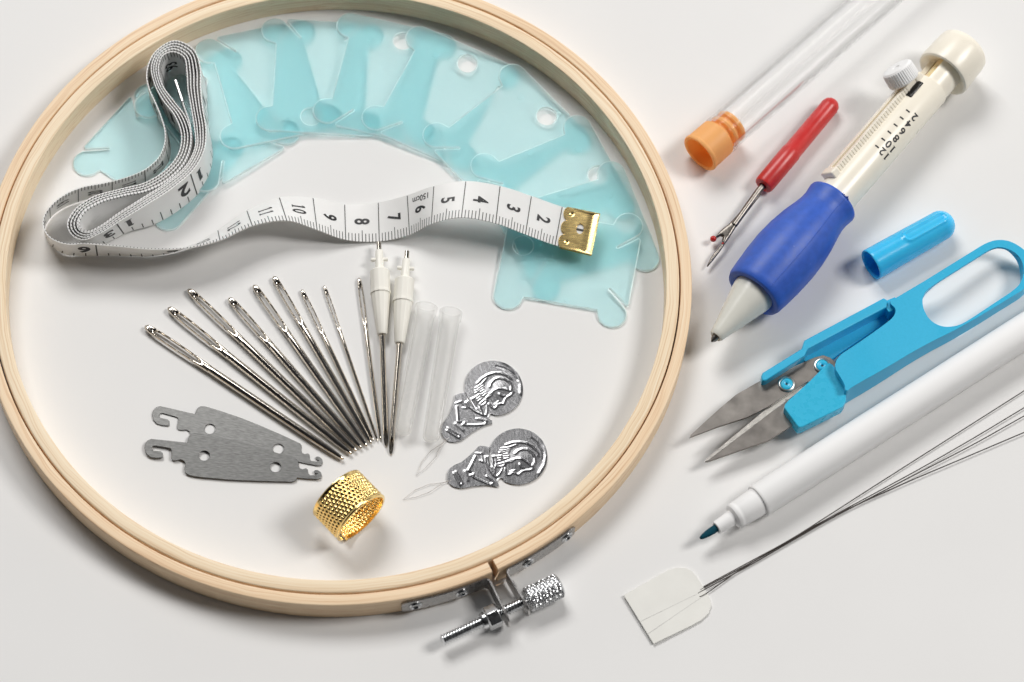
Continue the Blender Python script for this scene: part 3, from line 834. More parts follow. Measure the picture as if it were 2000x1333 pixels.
# ------------------------------------------------------------------ small milky tubes
def milky(par):
    X = (Vector((0, 0, 0)), Vector((1, 0, 0)), Vector((0, 0, 1)), Vector((0, -1, 0)))
    pr = [(0, 0.27), (0, 0.325), (0.02, 0.33), (0.24, 0.325), (0.30, 0.285), (3.8, 0.245), (3.95, 0.235), (4.02, 0.19), (4.03, 0), (3.98, 0), (3.95, 0.17), (3.88, 0.195), (0.3, 0.235), (0.05, 0.26)]
    obj('tube_body', lathe(X, pr, 48, closed=True), MT['milky'], par, Vector((0, 0, 0)))
mt0 = thing('small_tube', 'short milky clear tube, the left of the pair, beside the right punch tip', 'tube', (0, 0, 0), 'short milky tubes')
milky(mt0)
mt1 = dup(mt0, 'short milky clear tube, the right of the pair, beside the upper threader')
for n, a, b in ((mt0, (833, 599), (785, 847)), (mt1, (881, 609), (841, 861))):
    A = at(a[0], a[1], 0.34); B = at(b[0], b[1], 0.255); d = B-A
    n.rotation_euler = d.to_track_quat('X', 'Z').to_euler(); n.location = A; n.scale = (d.length/4.03,)*3

# ------------------------------------------------------------------ needle threaders (embossed medallions)
def z8(x, y): return (860+x/8.886, 820+y/8.886)
def zl(pts, z=0.05): return [Vector(at(*z8(x, y), z)).xy for x, y in pts]
TCN = Vector(at(*z8(1350, 640), 0.05)).xy
def loc2(pts): return [tuple(p-TCN) for p in zl(pts)]
disc = [(1350+508*math.cos(math.radians(a)), 640-487*math.sin(math.radians(a))) for a in range(202, -118, -6)]
outl = disc + [(1110, 1062), (1080, 1020), (1040, 1012), (1000, 1040), (990, 1080), (1020, 1130), (985, 1168), (900, 1150), (780, 1138), (600, 1150), (450, 1180), (350, 1192), (240, 1170), (160, 1115), (118, 1030), (125, 930), (160, 860), (230, 795), (370, 735), (480, 650), (600, 540), (680, 452), (760, 458), (840, 478), (868, 470)]
lp = loc2(outl)
strokes = [  # (points, width, height)
    ([(1140, 440), (1250, 400), (1380, 390), (1500, 410), (1600, 470), (1670, 550), (1695, 630)], 22, 1.0),
    ([(1300, 590), (1350, 540), (1430, 510), (1520, 520), (1590, 580), (1640, 660), (1640, 740), (1600, 800)], 24, 1.0),
    ([(1060, 500), (1200, 480), (1330, 430)], 14, .7), ([(1040, 540), (1210, 515)], 14, .7), ([(1020, 575), (1200, 550)], 14, .7),
    ([(990, 640), (1060, 625)], 16, .8), ([(985, 680), (1060, 665)], 16, .8), ([(985, 720), (1060, 705)], 16, .8),
    ([(1100, 600), (1180, 590)], 16, .8), ([(1100, 640), (1190, 630)], 16, .8), ([(1110, 680), (1190, 665)], 16, .8),
    ([(960, 800), (1010, 770), (1100, 750), (1130, 770), (1080, 810), (990, 815), (960, 800)], 14, .9),
    ([(1140, 730), (1230, 700), (1310, 680), (1250, 730), (1150, 745)], 14, .8),
    ([(1320, 680), (1400, 680), (1470, 720), (1550, 780), (1610, 850)], 16, 1.0), ([(1480, 730), (1540, 740), (1560, 780)], 12, .8),
    ([(1610, 850), (1540, 880), (1480, 880), (1420, 900), (1350, 960), (1290, 930), (1250, 920), (1220, 950), (1160, 960), (1130, 900), (1125, 850)], 20, 1.0),
    ([(1380, 780), (1400, 820), (1440, 850)], 30, .9), ([(1210, 905), (1300, 880)], 14, .8),
    ([(780, 650), (960, 640)], 20, .9), ([(780, 650), (790, 740), (840, 850), (920, 960), (970, 1000)], 22, 1.0), ([(960, 640), (970, 760), (930, 960)], 18, .8),
    ([(815, 650), (840, 780), (910, 920)], 18, .8), ([(860, 650), (880, 790), (930, 900)], 18, .8), ([(910, 650), (915, 780), (940, 860)], 18, .8),
    ([(1090, 830), (1040, 930), (970, 1000)], 14, .7),
    ([(620, 585), (720, 590), (740, 740), (690, 710)], 16, 1.0), ([(610, 640), (540, 780), (485, 880), (520, 905)], 24, 1.0),
    ([(520, 970), (580, 945), (560, 990), (700, 1060), (870, 1130), (930, 1090), (830, 1000), (800, 985)], 20, 1.0),
    ([(430, 900), (480, 1050)], 40, .5), ([(1000, 1050), (1050, 1025), (1090, 1060)], 18, .9),
    ([(1740, 300), (1810, 430), (1840, 600), (1810, 780), (1720, 930)], 50, .8), ([(1590, 320), (1700, 420), (1780, 560), (1790, 700)], 16, -.7),
    ([(235, 930), (290, 1040), (340, 1130)], 22, 1.0), ([(270, 900), (330, 1010), (385, 1100), (350, 1140)], 18, .8)]
kk = (Vector(at(*z8(1000, 0), .05))-Vector(at(*z8(0, 0), .05))).length/1000
sg = [(loc2(p), w*kk*0.62, h) for p, w, h in strokes]
gx = [(x, y) for x in np.arange(-2.0, 1.0, 0.022) for y in np.arange(-1.0, 1.1, 0.022)]
gx = [e for e in gx if inpoly(e[0], e[1], lp)]
dd = segdist(gx, [lp]); gx = [e for e, q in zip(gx, dd) if q > 0.015]
def relief(P):
    P = np.asarray(P, float); H = np.zeros(len(P))
    for pts, w_, h in sg:
        d = segdist(P, [pts], closed=False); v = np.exp(-(d/(1.0*w_))**2)*h*0.012
        H = np.where(np.abs(v) > np.abs(H), v, H)
    # the whole head stands a little proud of the field
    hc = loc2([(1390, 700)])[0]; q = np.hypot((P[:, 0]-hc[0])/0.42, (P[:, 1]-hc[1])/0.36)
    H += 0.012*np.clip(1-q, 0, 1)
    return H
allp = [tuple(p) for p in lp]+gx; hv = relief(allp); hmap = {(round(p[0], 4), round(p[1], 4)): h for p, h in zip(allp, hv)}
def th_hi(x, y): return Vector((x, y, 0.045+hmap.get((round(x, 4), round(y, 4)), 0.0)))
bm = prism([lp], lambda x, y: Vector((x, y, 0.0)), th_hi, gx)
pA = Vector(at(890.4, 933.7, 0.05)).xy; tvec2 = TCN-pA
th0 = thing('needle_threader', 'embossed metal needle threader, the lower one, its disc towards the hoop', 'needle threader', (0, 0, 0), 'embossed needle threaders')
pl = obj('medallion', bm, MT['alu'], th0, Vector((0, 0, 0)), ang=60)
def tl(px, py): return Vector(tuple(Vector(at(px, py, 0.05)).xy-TCN)+(0.03,))
lpw = [(889, 936), (876, 941), (860, 944), (838, 946), (811, 957), (787, 976), (812, 971), (840, 961), (862, 946), (878, 937), (889, 932)]
wp = [tl(*p) for p in lpw]
for i, p in enumerate(wp): p.z = 0.035+0.01*math.sin(i)
obj('wire_loop', tube(wp, 0.0062, 6), MT['thinwire'], th0, Vector((0, 0, 0)))
th1 = dup(th0, 'embossed metal needle threader, the upper one, beside the milky tubes')
c1_ = Vector(at(964.7, 758.4, 0.05)); a1_ = Vector(at(884, 844, 0.05)); t1 = (c1_-a1_).xy
th0.location = (TCN.x, TCN.y, 0.008)
th1.location = (c1_.x, c1_.y, 0.008)
th1.rotation_euler = (0, 0, math.atan2(t1.y, t1.x)-math.atan2(tvec2.y, tvec2.x))

# ------------------------------------------------------------------ hook plates
def zp(x, y): return (270+x/5.128, 780+y/5.128)
hk = [(250, 575), (240, 588), (180, 590), (120, 580), (80, 545), (60, 495), (66, 450), (90, 415), (130, 398), (250, 410), (490, 435), (498, 400), (510, 370), (535, 350), (575, 345), (740, 372), (950, 415), (1170, 472), (1420, 545), (1585, 598), (1606, 620), (1606, 660), (1620, 690), (1645, 698), (1680, 688), (1698, 700), (1704, 740), (1720, 757), (1780, 757), (1800, 745), (1768, 738), (1758, 722), (1772, 706), (1800, 708), (1828, 728), (1840, 760), (1828, 790), (1795, 801), (1700, 795), (1592, 785), (1582, 812), (1545, 826), (1200, 818), (900, 805), (620, 780), (520, 764), (478, 742), (460, 705), (472, 645), (458, 617), (425, 603), (385, 613), (345, 612), (330, 592), (332, 510), (318, 490), (160, 466), (138, 476), (134, 495), (148, 515), (225, 522), (246, 538)]
hp = [Vector(at(*zp(x, y), 0.09)).xy for x, y in hk]
h1_, h2_ = Vector(at(*zp(662, 565), .09)).xy, Vector(at(*zp(1375, 678), .09)).xy
org = h1_
lph = [tuple(p-org) for p in hp]
bm = flat([lph, circ((0, 0), 0.148), circ(tuple(h2_-org), 0.148)], 0.0, 0.036)
hp0 = tag(obj('hook_plate', bm, MT['plate'], None, Vector((0, 0, 0)), bevel=0.008), 'flat grey steel hook plate lying on top of the other one, nearer the thimble', 'hook plate', 'grey steel hook plates')
hp1 = hp0.copy(); C.objects.link(hp1); hp1['label'] = 'flat grey steel hook plate lying underneath the other one, nearer the needles'
g1, g2 = Vector(at(*zp(718, 298), .04)).xy, Vector(at(*zp(1405, 497), .04)).xy
dv0, dv1 = h2_-h1_, g2-g1
hp0.location = (h1_.x, h1_.y, 0.05); hp0.rotation_euler = (0.012, 0.004, 0)
hp1.location = (g1.x, g1.y, 0.006); hp1.rotation_euler = (0, 0, math.atan2(dv1.y, dv1.x)-math.atan2(dv0.y, dv0.x))

# ------------------------------------------------------------------ thimble
TR = 0.83
ta = at(657, 963, TR+0.03); tb = at(706, 1013, TR+0.03); td = tb-ta; td.z = 0; tlen = td.length
F = frame(ta, td)
def dimple(s, th):
    if s < 0.10 or s > tlen-0.10: return 0
    ps = 0.118; row = (s-0.15)/ps; best = 0
    for r0 in (math.floor(row), math.floor(row)+1):
        if r0 < 0 or 0.15+r0*ps > tlen-0.13: continue
        n = 44; tt = th/(2*PI)*n + (0.5 if r0 % 2 else 0); dt = (tt-round(tt))*(2*PI*TR/n)
        ds = s-(0.15+r0*ps); q = (dt*dt+ds*ds)/(0.054**2)
        best = max(best, math.sqrt(max(0.0, 1-q)))
    return best*0.034
pr = [(0, TR-0.05), (0.0, TR+0.02), (0.02, TR+0.035), (0.06, TR+0.03), (0.085, TR)]
pr += [(0.1+(tlen-0.2)*k/100, TR) for k in range(101)]
pr += [(tlen-0.085, TR), (tlen-0.06, TR+0.03), (tlen-0.02, TR+0.035), (tlen, TR+0.02), (tlen, TR-0.04), (tlen-0.05, TR-0.045)]
pr += [(tlen-0.1-(tlen-0.2)*k/56, TR-0.045) for k in range(57)]+[(0.05, TR-0.045)]
g0 = math.radians(140)
bm = lathe(F, pr, 540, disp=dimple, th0=g0, th1=g0+math.radians(342), closed=True)
bmesh.ops.holes_fill(bm, edges=[e for e in bm.edges if len(e.link_faces) == 1], sides=0)
tag(obj('thimble', bm, MT['gold'], None, (ta+tb)/2*1.0-Vector((0, 0, TR)), ang=60), 'open gold ring thimble covered in dimples, lying on its side', 'thimble')

# ------------------------------------------------------------------ test tube with orange stopper
ZT = 0.60
a = at(1366, 301, ZT); b = at(1709, 0, ZT); F = frame(a, b-a)
tt = thing('test_tube', 'long clear plastic tube with an orange ribbed stopper at its lower end', 'tube', a.xy)
rib = lambda s, th: 0.004*abs(math.sin(th*45)) if 0.12 < s < 0.8 else 0
pr = [(0.86, 0.0), (0.62, 0.0), (0.6, 0.44), (0.1, 0.505), (0.03, 0.51), (0.0, 0.54), (0.0, 0.60), (0.04, 0.622), (0.1, 0.618), (0.12, 0.602)]+[(0.14+0.66*k/6, 0.60-0.01*k/6) for k in range(7)]+[(0.84, 0.55), (0.86, 0.50), (0.88, 0.38), (1.0, 0.38), (1.02, 0.50), (1.08, 0.525), (1.14, 0.50), (1.17, 0.40), (1.27, 0.40), (1.29, 0.505), (1.36, 0.525), (1.43, 0.48), (1.46, 0.40), (1.46, 0.0)]
st = obj('stopper', lathe(F, pr, 180, disp=rib), MT['orange'], tt)
pr = [(0.90, 0.52), (0.885, 0.545), (0.885, 0.585), (0.90, 0.605), (0.96, 0.61), (1.0, 0.60), (1.06, 0.59), (10.5, 0.59), (10.5, 0.535), (1.0, 0.535)]
obj('tube_body', lathe(F, pr, 72, closed=True), MT['tube'], tt)

# ------------------------------------------------------------------ seam ripper
ZR = 0.31
a = at(1490, 364, ZR); b = at(1630, 197, ZR); F = frame(a, b-a); L = (b-a).length
sr = thing('seam_ripper', 'seam ripper with a red plastic handle and a forked steel blade with a red bead', 'seam ripper', a.xy)
pr = [(0.05, 0.0), (0.05, 0.1), (0.0, 0.13), (-0.01, 0.2), (0.02, 0.27), (0.08, 0.295), (L*0.30, 0.300), (L*0.385, 0.300), (L*0.392, 0.292), (L*0.397, 0.280), (L-0.30, 0.272), (L-0.295, 0.276), (L-0.26, 0.274), (L-0.14, 0.245), (L-0.05, 0.17), (L-0.01, 0.08), (L, 0)]
hdl = obj('handle', lathe(F, pr, 56), MT['red'], sr)
zb = 0.31
fk = [(1479, 376), (1487, 380), (1437, 444), (1432, 452), (1424, 464), (1417, 474), (1408, 487), (1394, 505), (1383, 517.5), (1381, 516), (1390, 498), (1401, 484), (1409, 475), (1411, 467), (1412, 461.5), (1407, 459.5), (1401, 463), (1396, 467), (1394, 464), (1400, 457), (1406, 450), (1414, 443), (1423, 437), (1428, 432)]
lpf = pxloop(fk, zb)
o0 = lpf[0]
bm = puffy([lpf[::-1]], 0.07, 0.055, 0.04, 0.04, zc=0)
for v in bm.verts:
    s = (Vector((v.co.x, v.co.y, 0))-Vector((a.x, a.y, 0))).length
    v.co.z += zb-0.10*max(0, s-0.6)/1.8
fork = obj('fork', bm, MT['ripper'], sr, ang=50)
bm = tube([a+F[1]*0.1, at(1482, 373, zb), at(1434, 440, zb-0.03)], [0.1, 0.1, 0.095], 14)
obj('shank', bm, MT['ripper'], fork, sr.location)
bm = bmesh.new(); bmesh.ops.create_uvsphere(bm, u_segments=20, v_segments=14, radius=0.092)
bp_ = at(1393, 467, 0.22)
for v in bm.verts: v.co += bp_
obj('bead', bm, MT['redgloss'], fork, sr.location)
bm = bmesh.new(); bmesh.ops.create_uvsphere(bm, u_segments=12, v_segments=8, radius=0.035)
for v in bm.verts: v.co += at(1411.5, 476, 0.25)
obj('red_dot', bm, MT['redgloss'], fork, sr.location)

# ------------------------------------------------------------------ punch needle pen
a = at(1391, 666, 0.92); b = at(1886, 93, 0.92); F = frame(a, b-a); L = (b-a).length; q = L/11.6
pen = thing('punch_pen', 'cream punch needle pen with a swollen blue grip and a depth scale of black numbers', 'punch needle pen', at(1600, 420, 0).xy)
cone = obj('cone_tip', lathe(F, [(0.30*q, 0), (0.17*q, 0.10), (0.15*q, 0.17), (0.19*q, 0.205), (0.28*q, 0.225), (1.55*q, 0.575), (1.72*q, 0.615), (1.80*q, 0.625), (2.2*q, 0.60), (2.2*q, 0)], 64), MT['cone'], pen)
bm = bmesh.new(); seg = 20; rows = []
for s, rr in ((0.35, 0.10), (0.12, 0.10), (0.0, 0.03)):
    rows.append([bm.verts.new(fp(F, (s+ (0.10*math.cos(2*PI*k/seg) if s < 0.3 else 0)*(1 if s > 0.05 else 0.3))*q, 2*PI*k/seg, rr)) for k in range(seg)])
for r0, r1 in zip(rows, rows[1:]):
    for k in range(seg): bm.faces.new((r0[k], r0[(k+1) % seg], r1[(k+1) % seg], r1[k]))
bm.faces.new(rows[-1])
obj('needle_point', bm, MT['blade'], pen)
gp = [(1.86, 0.60), (1.80, 0.68), (1.775, 0.77), (1.80, 0.85), (1.90, 0.895), (2.2, 0.93), (2.7, 0.975), (3.2, 0.992), (3.7, 0.965), (4.2, 0.89), (4.6, 0.80), (4.85, 0.752), (5.05, 0.748), (5.2, 0.77), (5.3, 0.785), (5.36, 0.775), (5.40, 0.72), (5.40, 0.57)]
import mathutils
def gnoise(s, th): return 0.004*mathutils.noise.noise(Vector((s*1.3, math.cos(th)*2, math.sin(th)*2)))
gp2 = []
for (s0_, r0_), (s1_, r1_) in zip(gp, gp[1:]):
    for k in range(3): gp2.append((s0_+(s1_-s0_)*k/3, r0_+(r1_-r0_)*k/3))
gp2.append(gp[-1])
grip = obj('grip', lathe(F, [(s*q, r) for s, r in gp2], 96, disp=gnoise), MT['blue'], pen, ang=50)
thl = math.radians(28)   # moulding line and flash at the collar
obj('mould_line', tube([fp(F, s*q, thl, r+0.002) for s, r in gp2[12:46]], 0.010, 6), MT['blue'], grip, pen.location)
bm = bmesh.new()
for k in range(7):
    p = fp(F, (5.34+0.02*random.random())*q, thl-0.16+0.05*k, 0.77); tube([p, p+Vector((0.03*random.random()+0.02, 0.05*random.random(), 0.05+0.03*random.random()))], [0.022, 0.006], 6, bm)
obj('rubber_flash', bm, MT['blue'], grip, pen.location)
BR = 0.575
obj('barrel', lathe(F, [(5.2*q, 0), (5.2*q, BR), (7.0*q, BR), (9.85*q, BR), (9.88*q, BR-0.012), (9.90*q, BR-0.05), (9.90*q, 0.40)], 80), MT['cream'], pen)
obj('core', lathe(F, [(9.8*q, 0.36), (10.9*q, 0.36)], 40), MT['slot_shade'], pen)
neck = lathe(F, [(9.88*q, 0.36), (9.88*q, 0.53), (10.0*q, 0.535), (10.75*q, 0.535), (10.75*q, 0.40), (9.9*q, 0.38)], 60, th0=math.radians(-14), th1=math.radians(270), closed=True)
bmesh.ops.holes_fill(neck, edges=[e for e in neck.edges if len(e.link_faces) == 1], sides=0)
obj('neck', neck, MT['cream'], pen)
obj('end_cap', lathe(F, [(10.72*q, 0.36), (10.66*q, 0.45), (10.5*q, 0.70), (10.47*q, 0.76), (10.50*q, 0.815), (10.58*q, 0.838), (11.35*q, 0.80), (11.5*q, 0.775), (11.58*q, 0.70), (11.6*q, 0.60), (11.6*q, 0.0)], 72), MT['cream'], pen)
# toothed rails on the side away from the camera
ra = math.radians(-55); P0, e1, e2, e3 = F
nn = e2*math.cos(ra)+e3*math.sin(ra); FR = (P0, e1, nn, e1.cross(nn))
bm = bmesh.new()
for sg_ in (-1, 1):
    a0, a1 = (0.09, 0.238) if sg_ > 0 else (-0.238, -0.09)
    box(FR, 5.95*q, 9.6*q, a0, a1, 0.40, 0.70, bm)
    k = 6.02
    while k < 9.2:
        x0, x1 = (0.22, 0.254) if sg_ > 0 else (-0.254, -0.22)
        box(FR, k*q, (k+0.07)*q, x0, x1, 0.40, 0.695, bm); k += 0.105
obj('toothed_rail', bm, MT['cream'], pen, bevel=0.008)
bm = bmesh.new(); box(FR, 5.72*q, 5.99*q, -0.285, 0.285, 0.40, 0.735, bm)
obj('rail_stop', bm, MT['cream'], pen, bevel=0.05)
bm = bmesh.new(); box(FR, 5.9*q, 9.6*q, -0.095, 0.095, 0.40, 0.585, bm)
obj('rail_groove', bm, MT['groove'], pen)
dp = fq(FR, 9.33*q, 0, 0); FD = frame(dp, nn+e1*0.12)
dk = lambda s, th: 0.008*(1 if math.sin(th*42) > 0 else -1) if 0.82 < s < 1.18 else 0
obj('depth_dial', lathe(FD, [(0.72, 0), (0.72, 0.30), (0.75, 0.45), (0.80, 0.48), (0.83, 0.48), (1.17, 0.47), (1.2, 0.46), (1.245, 0.41), (1.25, 0.35), (1.25, 0.12), (1.21, 0.09), (1.20, 0.0)], 168, disp=dk), MT['white'], pen, ang=25)
bm = bmesh.new(); box(FR, 9.55*q, 9.86*q, -0.27, 0.27, 0.40, 0.69, bm)
obj('rail_head', bm, MT['cream'], pen, bevel=0.05)
def cylpatch(s0, s1, t0, t1, r0, r1, n=8):
    bm = bmesh.new(); g = []
    for s in (s0, s1):
        for r in (r0, r1): g.append([bm.verts.new(fp(F, s*q, t0+(t1-t0)*k/n, r)) for k in range(n+1)])
    a_, b_, c_, d_ = g
    for k in range(n):
        for u, v in ((a_, b_), (b_, d_), (d_, c_), (c_, a_)): bm.faces.new((u[k], u[k+1], v[k+1], v[k]))
    bm.faces.new((a_[0], b_[0], d_[0], c_[0])); bm.faces.new((a_[n], c_[n], d_[n], b_[n]))
    return bm
slp = obj('spring_plate', cylpatch(9.03, 9.62, math.radians(-34), math.radians(-12), 0.5, BR+0.03), MT['blackmetal'], pen, bevel=0.03)
obj('plate_edge', cylpatch(9.03, 9.60, math.radians(-37.5), math.radians(-34.2), 0.5, BR+0.035, 3), MT['nickel'], slp, pen.location)
# depth scale
bm = bmesh.new()
def pen_text(s, sp, th, size):
    V, Fc = text_tris(s, size, 0.008)
    vv = [bm.verts.new(fp(F, sp-y, th-x/BR, BR+0.006)) for x, y in V]
    for f in Fc: bm.faces.new([vv[i] for i in f])
for k, n in enumerate((2, 4, 6, 8, 10, 12)):
    s = (8.63-0.286*k)*q
    for j in range(3):
        t0, t1 = [math.radians(0+13*u/3) for u in (j, j+1)]
        bm.faces.new([bm.verts.new(fp(F, s+ds, t, BR+0.006)) for ds, t in ((-0.024, t0), (0.024, t0), (0.024, t1), (-0.024, t1))])
    pen_text(str(n), s-0.0*q, math.radians(33 if n < 10 else 37), 0.33)
obj('depth_scale', bm, MT['ink'], pen)

# ------------------------------------------------------------------ sky blue marker cap
ZC = 0.47
a = at(1701, 518, ZC); b = at(1853, 432, ZC); F = frame(a, b-a); L = (b-a).length+0.12
def capd(s, th):
    x0, x1 = 1.15, L-0.25; hwid = 0.15
    t = ((th+PI+0.12) % (2*PI)-PI)*0.44
    xs = max(x0+hwid, min(x1-hwid, s)); d = math.hypot(s-xs, t)
    return 0.03*math.exp(-((d-hwid)/0.045)**2) - (0.02 if d < hwid-0.03 else 0)
pr = [(0.05, 0.40), (0.0, 0.425), (0.0, 0.455), (0.02, 0.468)]+[(0.04+(L-0.46)*k/60, 0.47-0.035*k/60) for k in range(61)]
pr += [(L-0.42+0.42*math.sin(k/12*PI/2), 0.435*math.cos(k/12*PI/2)) for k in range(1, 13)]
pr[-1] = (L, 0)
inn = [(L-0.5, 0.0), (L-0.52, 0.30), (L-0.6, 0.38)]
bm = lathe(F, pr, 110, disp=capd)
lathe(F, [(0.05, 0.40), (L-0.6, 0.38), (L-0.52, 0.30), (L-0.5, 0.0)], 64, bm=bm)
tag(obj('marker_cap', bm, MT['sky'], None, Vector((a.x, a.y, 0)), ang=50), 'loose sky blue pen cap lying open end towards the blue grip', 'pen cap')

# ------------------------------------------------------------------ thread snips
sn_ = thing('thread_snips', 'cyan plastic thread snips with two pointed steel blades and a finger loop', 'thread snips', at(1650, 740, 0).xy)
ZTOP = 1.08
arm = [(1622, 706), (1680, 668), (1736, 628), (1746, 618), (1750, 608), (1747, 600), (1741, 596), (1738, 590), (1745, 585), (1801, 552), (1835, 531), (1902.6, 489), (1925, 475), (1947.6, 468), (1970, 470), (1992, 481), (2010, 497), (2020, 520), (2017, 545), (2003, 563), (1983, 576), (1880, 638), (1800, 677), (1729, 720), (1662, 757), (1656, 764), (1650, 762), (1651, 752)]
hole = [(1801, 586), (1806, 572), (1817, 561), (1866, 530), (1916, 498.5), (1936, 486), (1954, 482), (1977, 489.5), (1994, 504), (2001, 528), (1996, 549), (1983.6, 565), (1935, 597), (1887, 629), (1866.5, 638), (1839.5, 639), (1817, 627), (1804, 606)]
def lin(t, a, b): return max(0.0, min(1.0, (t-a)/(b-a)))
def ztop_px(px): return 1.06-0.28*lin(px, 1690, 1830)-0.16*lin(px, 1830, 1960)
def pxs(pts): return [tuple(at(p[0], p[1], ztop_px(p[0])).xy) for p in pts]
def dense(P, closed=True):
    Q = []
    for i in range(len(P)):
        a, b = P[i], P[(i+1) % len(P)]; n = max(1, int(math.hypot(b[0]-a[0], b[1]-a[1])/12))
        Q += [(a[0]+(b[0]-a[0])*k/n, a[1]+(b[1]-a[1])*k/n) for k in range(n)]
    return Q
ao, ah = pxs(dense(smooth_loop(smooth_loop(arm, 1), 1))), pxs(dense(smooth_loop(hole, 2)))
def wx(px): return at(px, 640-0.55*(px-1800), ztop_px(px)).x
W0, W1, W2, W3, W4 = wx(1690), wx(1960), wx(1775), wx(1830), wx(1830)
def ztop_w(x): return 1.06-0.28*lin(x, W0, W4)-0.16*lin(x, W4, W1)
hx0, hx1 = at(1828, 604, ztop_px(1828)).xy, at(1975, 515, ztop_px(1975)).xy
hdir = (hx1-hx0).normalized()
def low(x, y):
    z = ztop_w(x); d = Vector((x, y))-hx0
    side = hdir.x*d.y-hdir.y*d.x; t = lin(x, W2-0.3, W3)*lin(side, -0.35, 0.45)
    return Vector((x, y, 0.06*(1-t)+(z-0.09)*t))
bm = prism([ao[::-1], ah], low, lambda x, y: Vector((x, y, ztop_w(x))))
h_ = obj('handle', bm, MT['snip'], sn_, bevel=0.035)
bm = flat([pxloop([(1600, 722), (1640, 690), (1732, 628), (1746, 600), (1733, 588), (1572, 672), (1566, 700)], 0.40)[::-1]], 0.22, 0.36)
sa = obj('second_arm', bm, MT['snip'], sn_, bevel=0.02)
wall = [(1489, 744), (1487, 734), (1490, 728), (1566, 681), (1571, 665), (1726, 582), (1734, 587), (1732, 600), (1578, 682), (1572, 695), (1497, 743)]
bm = flat([pxloop(wall, 0.86)[::-1]], 0.22, 0.86)
obj('arm_wall', bm, MT['snip'], sa, sn_.location, bevel=0.03)
# the bridge that joins both arms at the spring end
bm = flat([pxloop([(1722, 592), (1734, 586), (1748, 580), (1756, 592), (1748, 606), (1736, 610)], 0.8)[::-1]], 0.25, 0.8)
obj('spring_bridge', bm, MT['snip'], sa, sn_.location, bevel=0.02)
ZB1, ZB2 = 0.56, 0.50
b1 = [(1347, 855), (1349, 850), (1400, 803), (1437.6, 771), (1485, 744), (1545, 718), (1592, 698), (1608, 694), (1622, 699), (1640, 715), (1600, 750), (1577, 746), (1537, 771), (1500, 795), (1461, 815), (1400, 835)]
blade1 = obj('blade', flat([pxloop(b1, ZB1)[::-1]], ZB1-0.07, ZB1), MT['blade'], sn_, bevel=0.008)
b2 = [(1377, 902), (1385, 894), (1500, 808), (1580, 750), (1620, 730), (1640, 780), (1590, 805), (1548, 831), (1500.6, 861), (1440, 882), (1382, 902)]
blade2 = obj('blade', flat([pxloop(b2, ZB2)[::-1]], ZB2-0.08, ZB2-0.005), MT['blade'], sn_, bevel=0.008)
e2_ = [(1376.5, 902), (1379, 897), (1493, 802), (1577, 744), (1584, 748), (1503, 808), (1384, 899)]
obj('ground_edge', flat([pxloop(e2_, ZB2)[::-1]], ZB2-0.03, ZB2+0.004), MT['blade_edge'], blade2, sn_.location, bevel=0.004)
for px, py, par in ((1536, 751, blade1), (1605.6, 715, blade1)):
    p = at(px, py, ZB1)
    Fz = (p, Vector((0, 0, 1)), Vector((1, 0, 0)), Vector((0, 1, 0)))
    r_ = obj('rivet', lathe(Fz, [(0.0, 0.24), (0.02, 0.24), (0.04, 0.22), (0.045, 0.19), (0.02, 0.165), (0.0, 0.16)], 36), MT['blade_edge'], blade1, sn_.location)
    obj('rivet', lathe(Fz, [(0.002, 0.17), (0.03, 0.165), (0.05, 0.14), (0.055, 0.09), (0.03, 0.04), (0.0, 0.03), (0.0, 0)], 36), MT['snip2'], blade1, sn_.location)
nose = [(1532, 797), (1533, 790), (1540, 782), (1580, 746), (1612, 714), (1620, 709), (1627, 713), (1640, 735), (1654, 757), (1652, 785), (1646, 795), (1600, 818), (1568, 834), (1560, 835), (1553, 826)]
def nlow(x, y): return Vector((x, y, 0.30))
obj('blade_guard', prism([pxloop(nose, 0.80)[::-1]], lambda x, y: Vector((x, y, 0.36)), lambda x, y: Vector((x, y, 0.80))), MT['snip2'], sn_, bevel=0.022)

# ------------------------------------------------------------------ white marker
ZW = 0.50
a = at(1366, 1053, 0.46); b = at(1484, 977.5, ZW); c = at(2000, 648, ZW)
dirm = (c-b); dirm.z = 0; dirm.normalize(); s_b = (b-a).dot(dirm)
F = frame(b-dirm*s_b, dirm)
mk_ = thing('marker_pen', 'white felt marker pen, uncapped, with a dark teal tip', 'marker pen', at(1484, 990, 0).xy)
nb = 0.60
obj('nib', lathe(F, [(0.0, 0.0), (0.02, 0.035), (0.08, 0.065), (0.25, 0.095), (0.45, 0.108), (nb, 0.108), (nb, 0)], 28), MT['nib'], mk_)
obj('tip_holder', lathe(F, [(nb-0.03, 0.10), (nb-0.045, 0.16), (nb-0.03, 0.185), (nb+0.5, 0.225), (nb+0.52, 0.27), (nb+0.55, 0.345), (nb+0.6, 0.37), (nb+0.66, 0.375), (nb+0.70, 0.365), (nb+0.74, 0.378), (s_b-0.03, 0.408), (s_b+0.05, 0.40)], 56), MT['white'], mk_)
obj('barrel', lathe(F, [(s_b-0.05, 0.38), (s_b-0.06, 0.455), (s_b-0.04, 0.468), (s_b, 0.475), (s_b+3.0, 0.49), (s_b+11, 0.49), (s_b+11.1, 0)], 72), MT['white'], mk_)

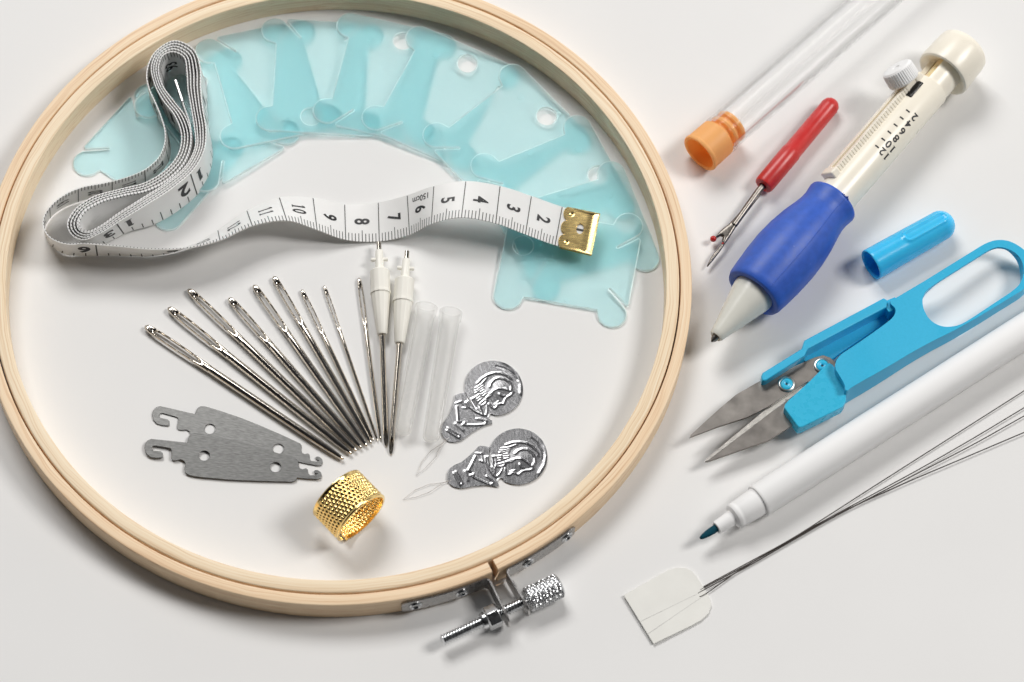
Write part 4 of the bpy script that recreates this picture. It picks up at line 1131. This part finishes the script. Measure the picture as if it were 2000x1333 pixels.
# ------------------------------------------------------------------ wire threader bundle
wt = thing('wire_threader', 'white paper tab holding four long thin dark wires', 'wire threader', at(1300, 1180, 0).xy)
tb_ = [(1218, 1163), (1305, 1113), (1320, 1108.5), (1338, 1108.5), (1351.5, 1114.5), (1360, 1124), (1377, 1150.5), (1387, 1167), (1390, 1182), (1384, 1198), (1370, 1211), (1350, 1222), (1276.5, 1258)]
def tz(x, y):
    d = (Vector((x, y, 0))-Vector((*at(1388, 1170, 0).xy, 0))).length
    return 0.05+0.045*max(0, d-0.3)/2.2
lpt = pxloop(tb_, 0.09)
bm = prism([lpt[::-1]], lambda x, y: Vector((x, y, tz(x, y)-0.04)), lambda x, y: Vector((x, y, tz(x, y))))
tabo = obj('tab', bm, MT['tab'], wt, bevel=0.008)
bm = bmesh.new()
for p0_, p1_ in (((1251, 1214), (1361, 1160)), ((1266, 1238), (1379, 1160))):
    A = at(*p0_, 0.09); B = at(*p1_, 0.09); pts = [A.lerp(B, k/8) for k in range(9)]
    for p in pts: p.z = tz(p.x, p.y)-0.002
    tube(pts, 0.012, 6, bm)
obj('wire_crease', bm, MT['tabline'], tabo, wt.location)
wires = [[(1360, 1155), (1373, 1147), (1460, 1100), (1544, 1054), (1625, 1003), (1720, 942), (1860, 853), (2000, 764), (2150, 668)],
         [(1362, 1157), (1374, 1149), (1460, 1103), (1546, 1055), (1640, 1001), (1786, 922), (1900, 857), (2000, 797), (2150, 708)],
         [(1363, 1160), (1376, 1152), (1465, 1104), (1550, 1055), (1640, 1004), (1786, 928), (1900, 869), (2000, 813), (2150, 730)],
         [(1366, 1166), (1382, 1158), (1440, 1117), (1500, 1080), (1560, 1045), (1630, 1007), (1758, 948), (1880, 896), (2000, 845), (2150, 782)]]
for i, wpx in enumerate(wires):
    pts = []
    P = [at(x, y, 0.03+0.006*i+0.02*min(1, k/4)) for k, (x, y) in enumerate(wpx)]
    for k in range(len(P)-1):
        p0, p1, p2, p3 = P[max(k-1, 0)], P[k], P[k+1], P[min(k+2, len(P)-1)]
        for j in range(6):
            t = j/6; pts.append(0.5*((2*p1)+(p2-p0)*t+(2*p0-5*p1+4*p2-p3)*t*t+(3*p1-p0-3*p2+p3)*t**3))
    pts.append(P[-1])
    obj('wire', tube(pts, 0.0155, 6), MT['wire'], wt)
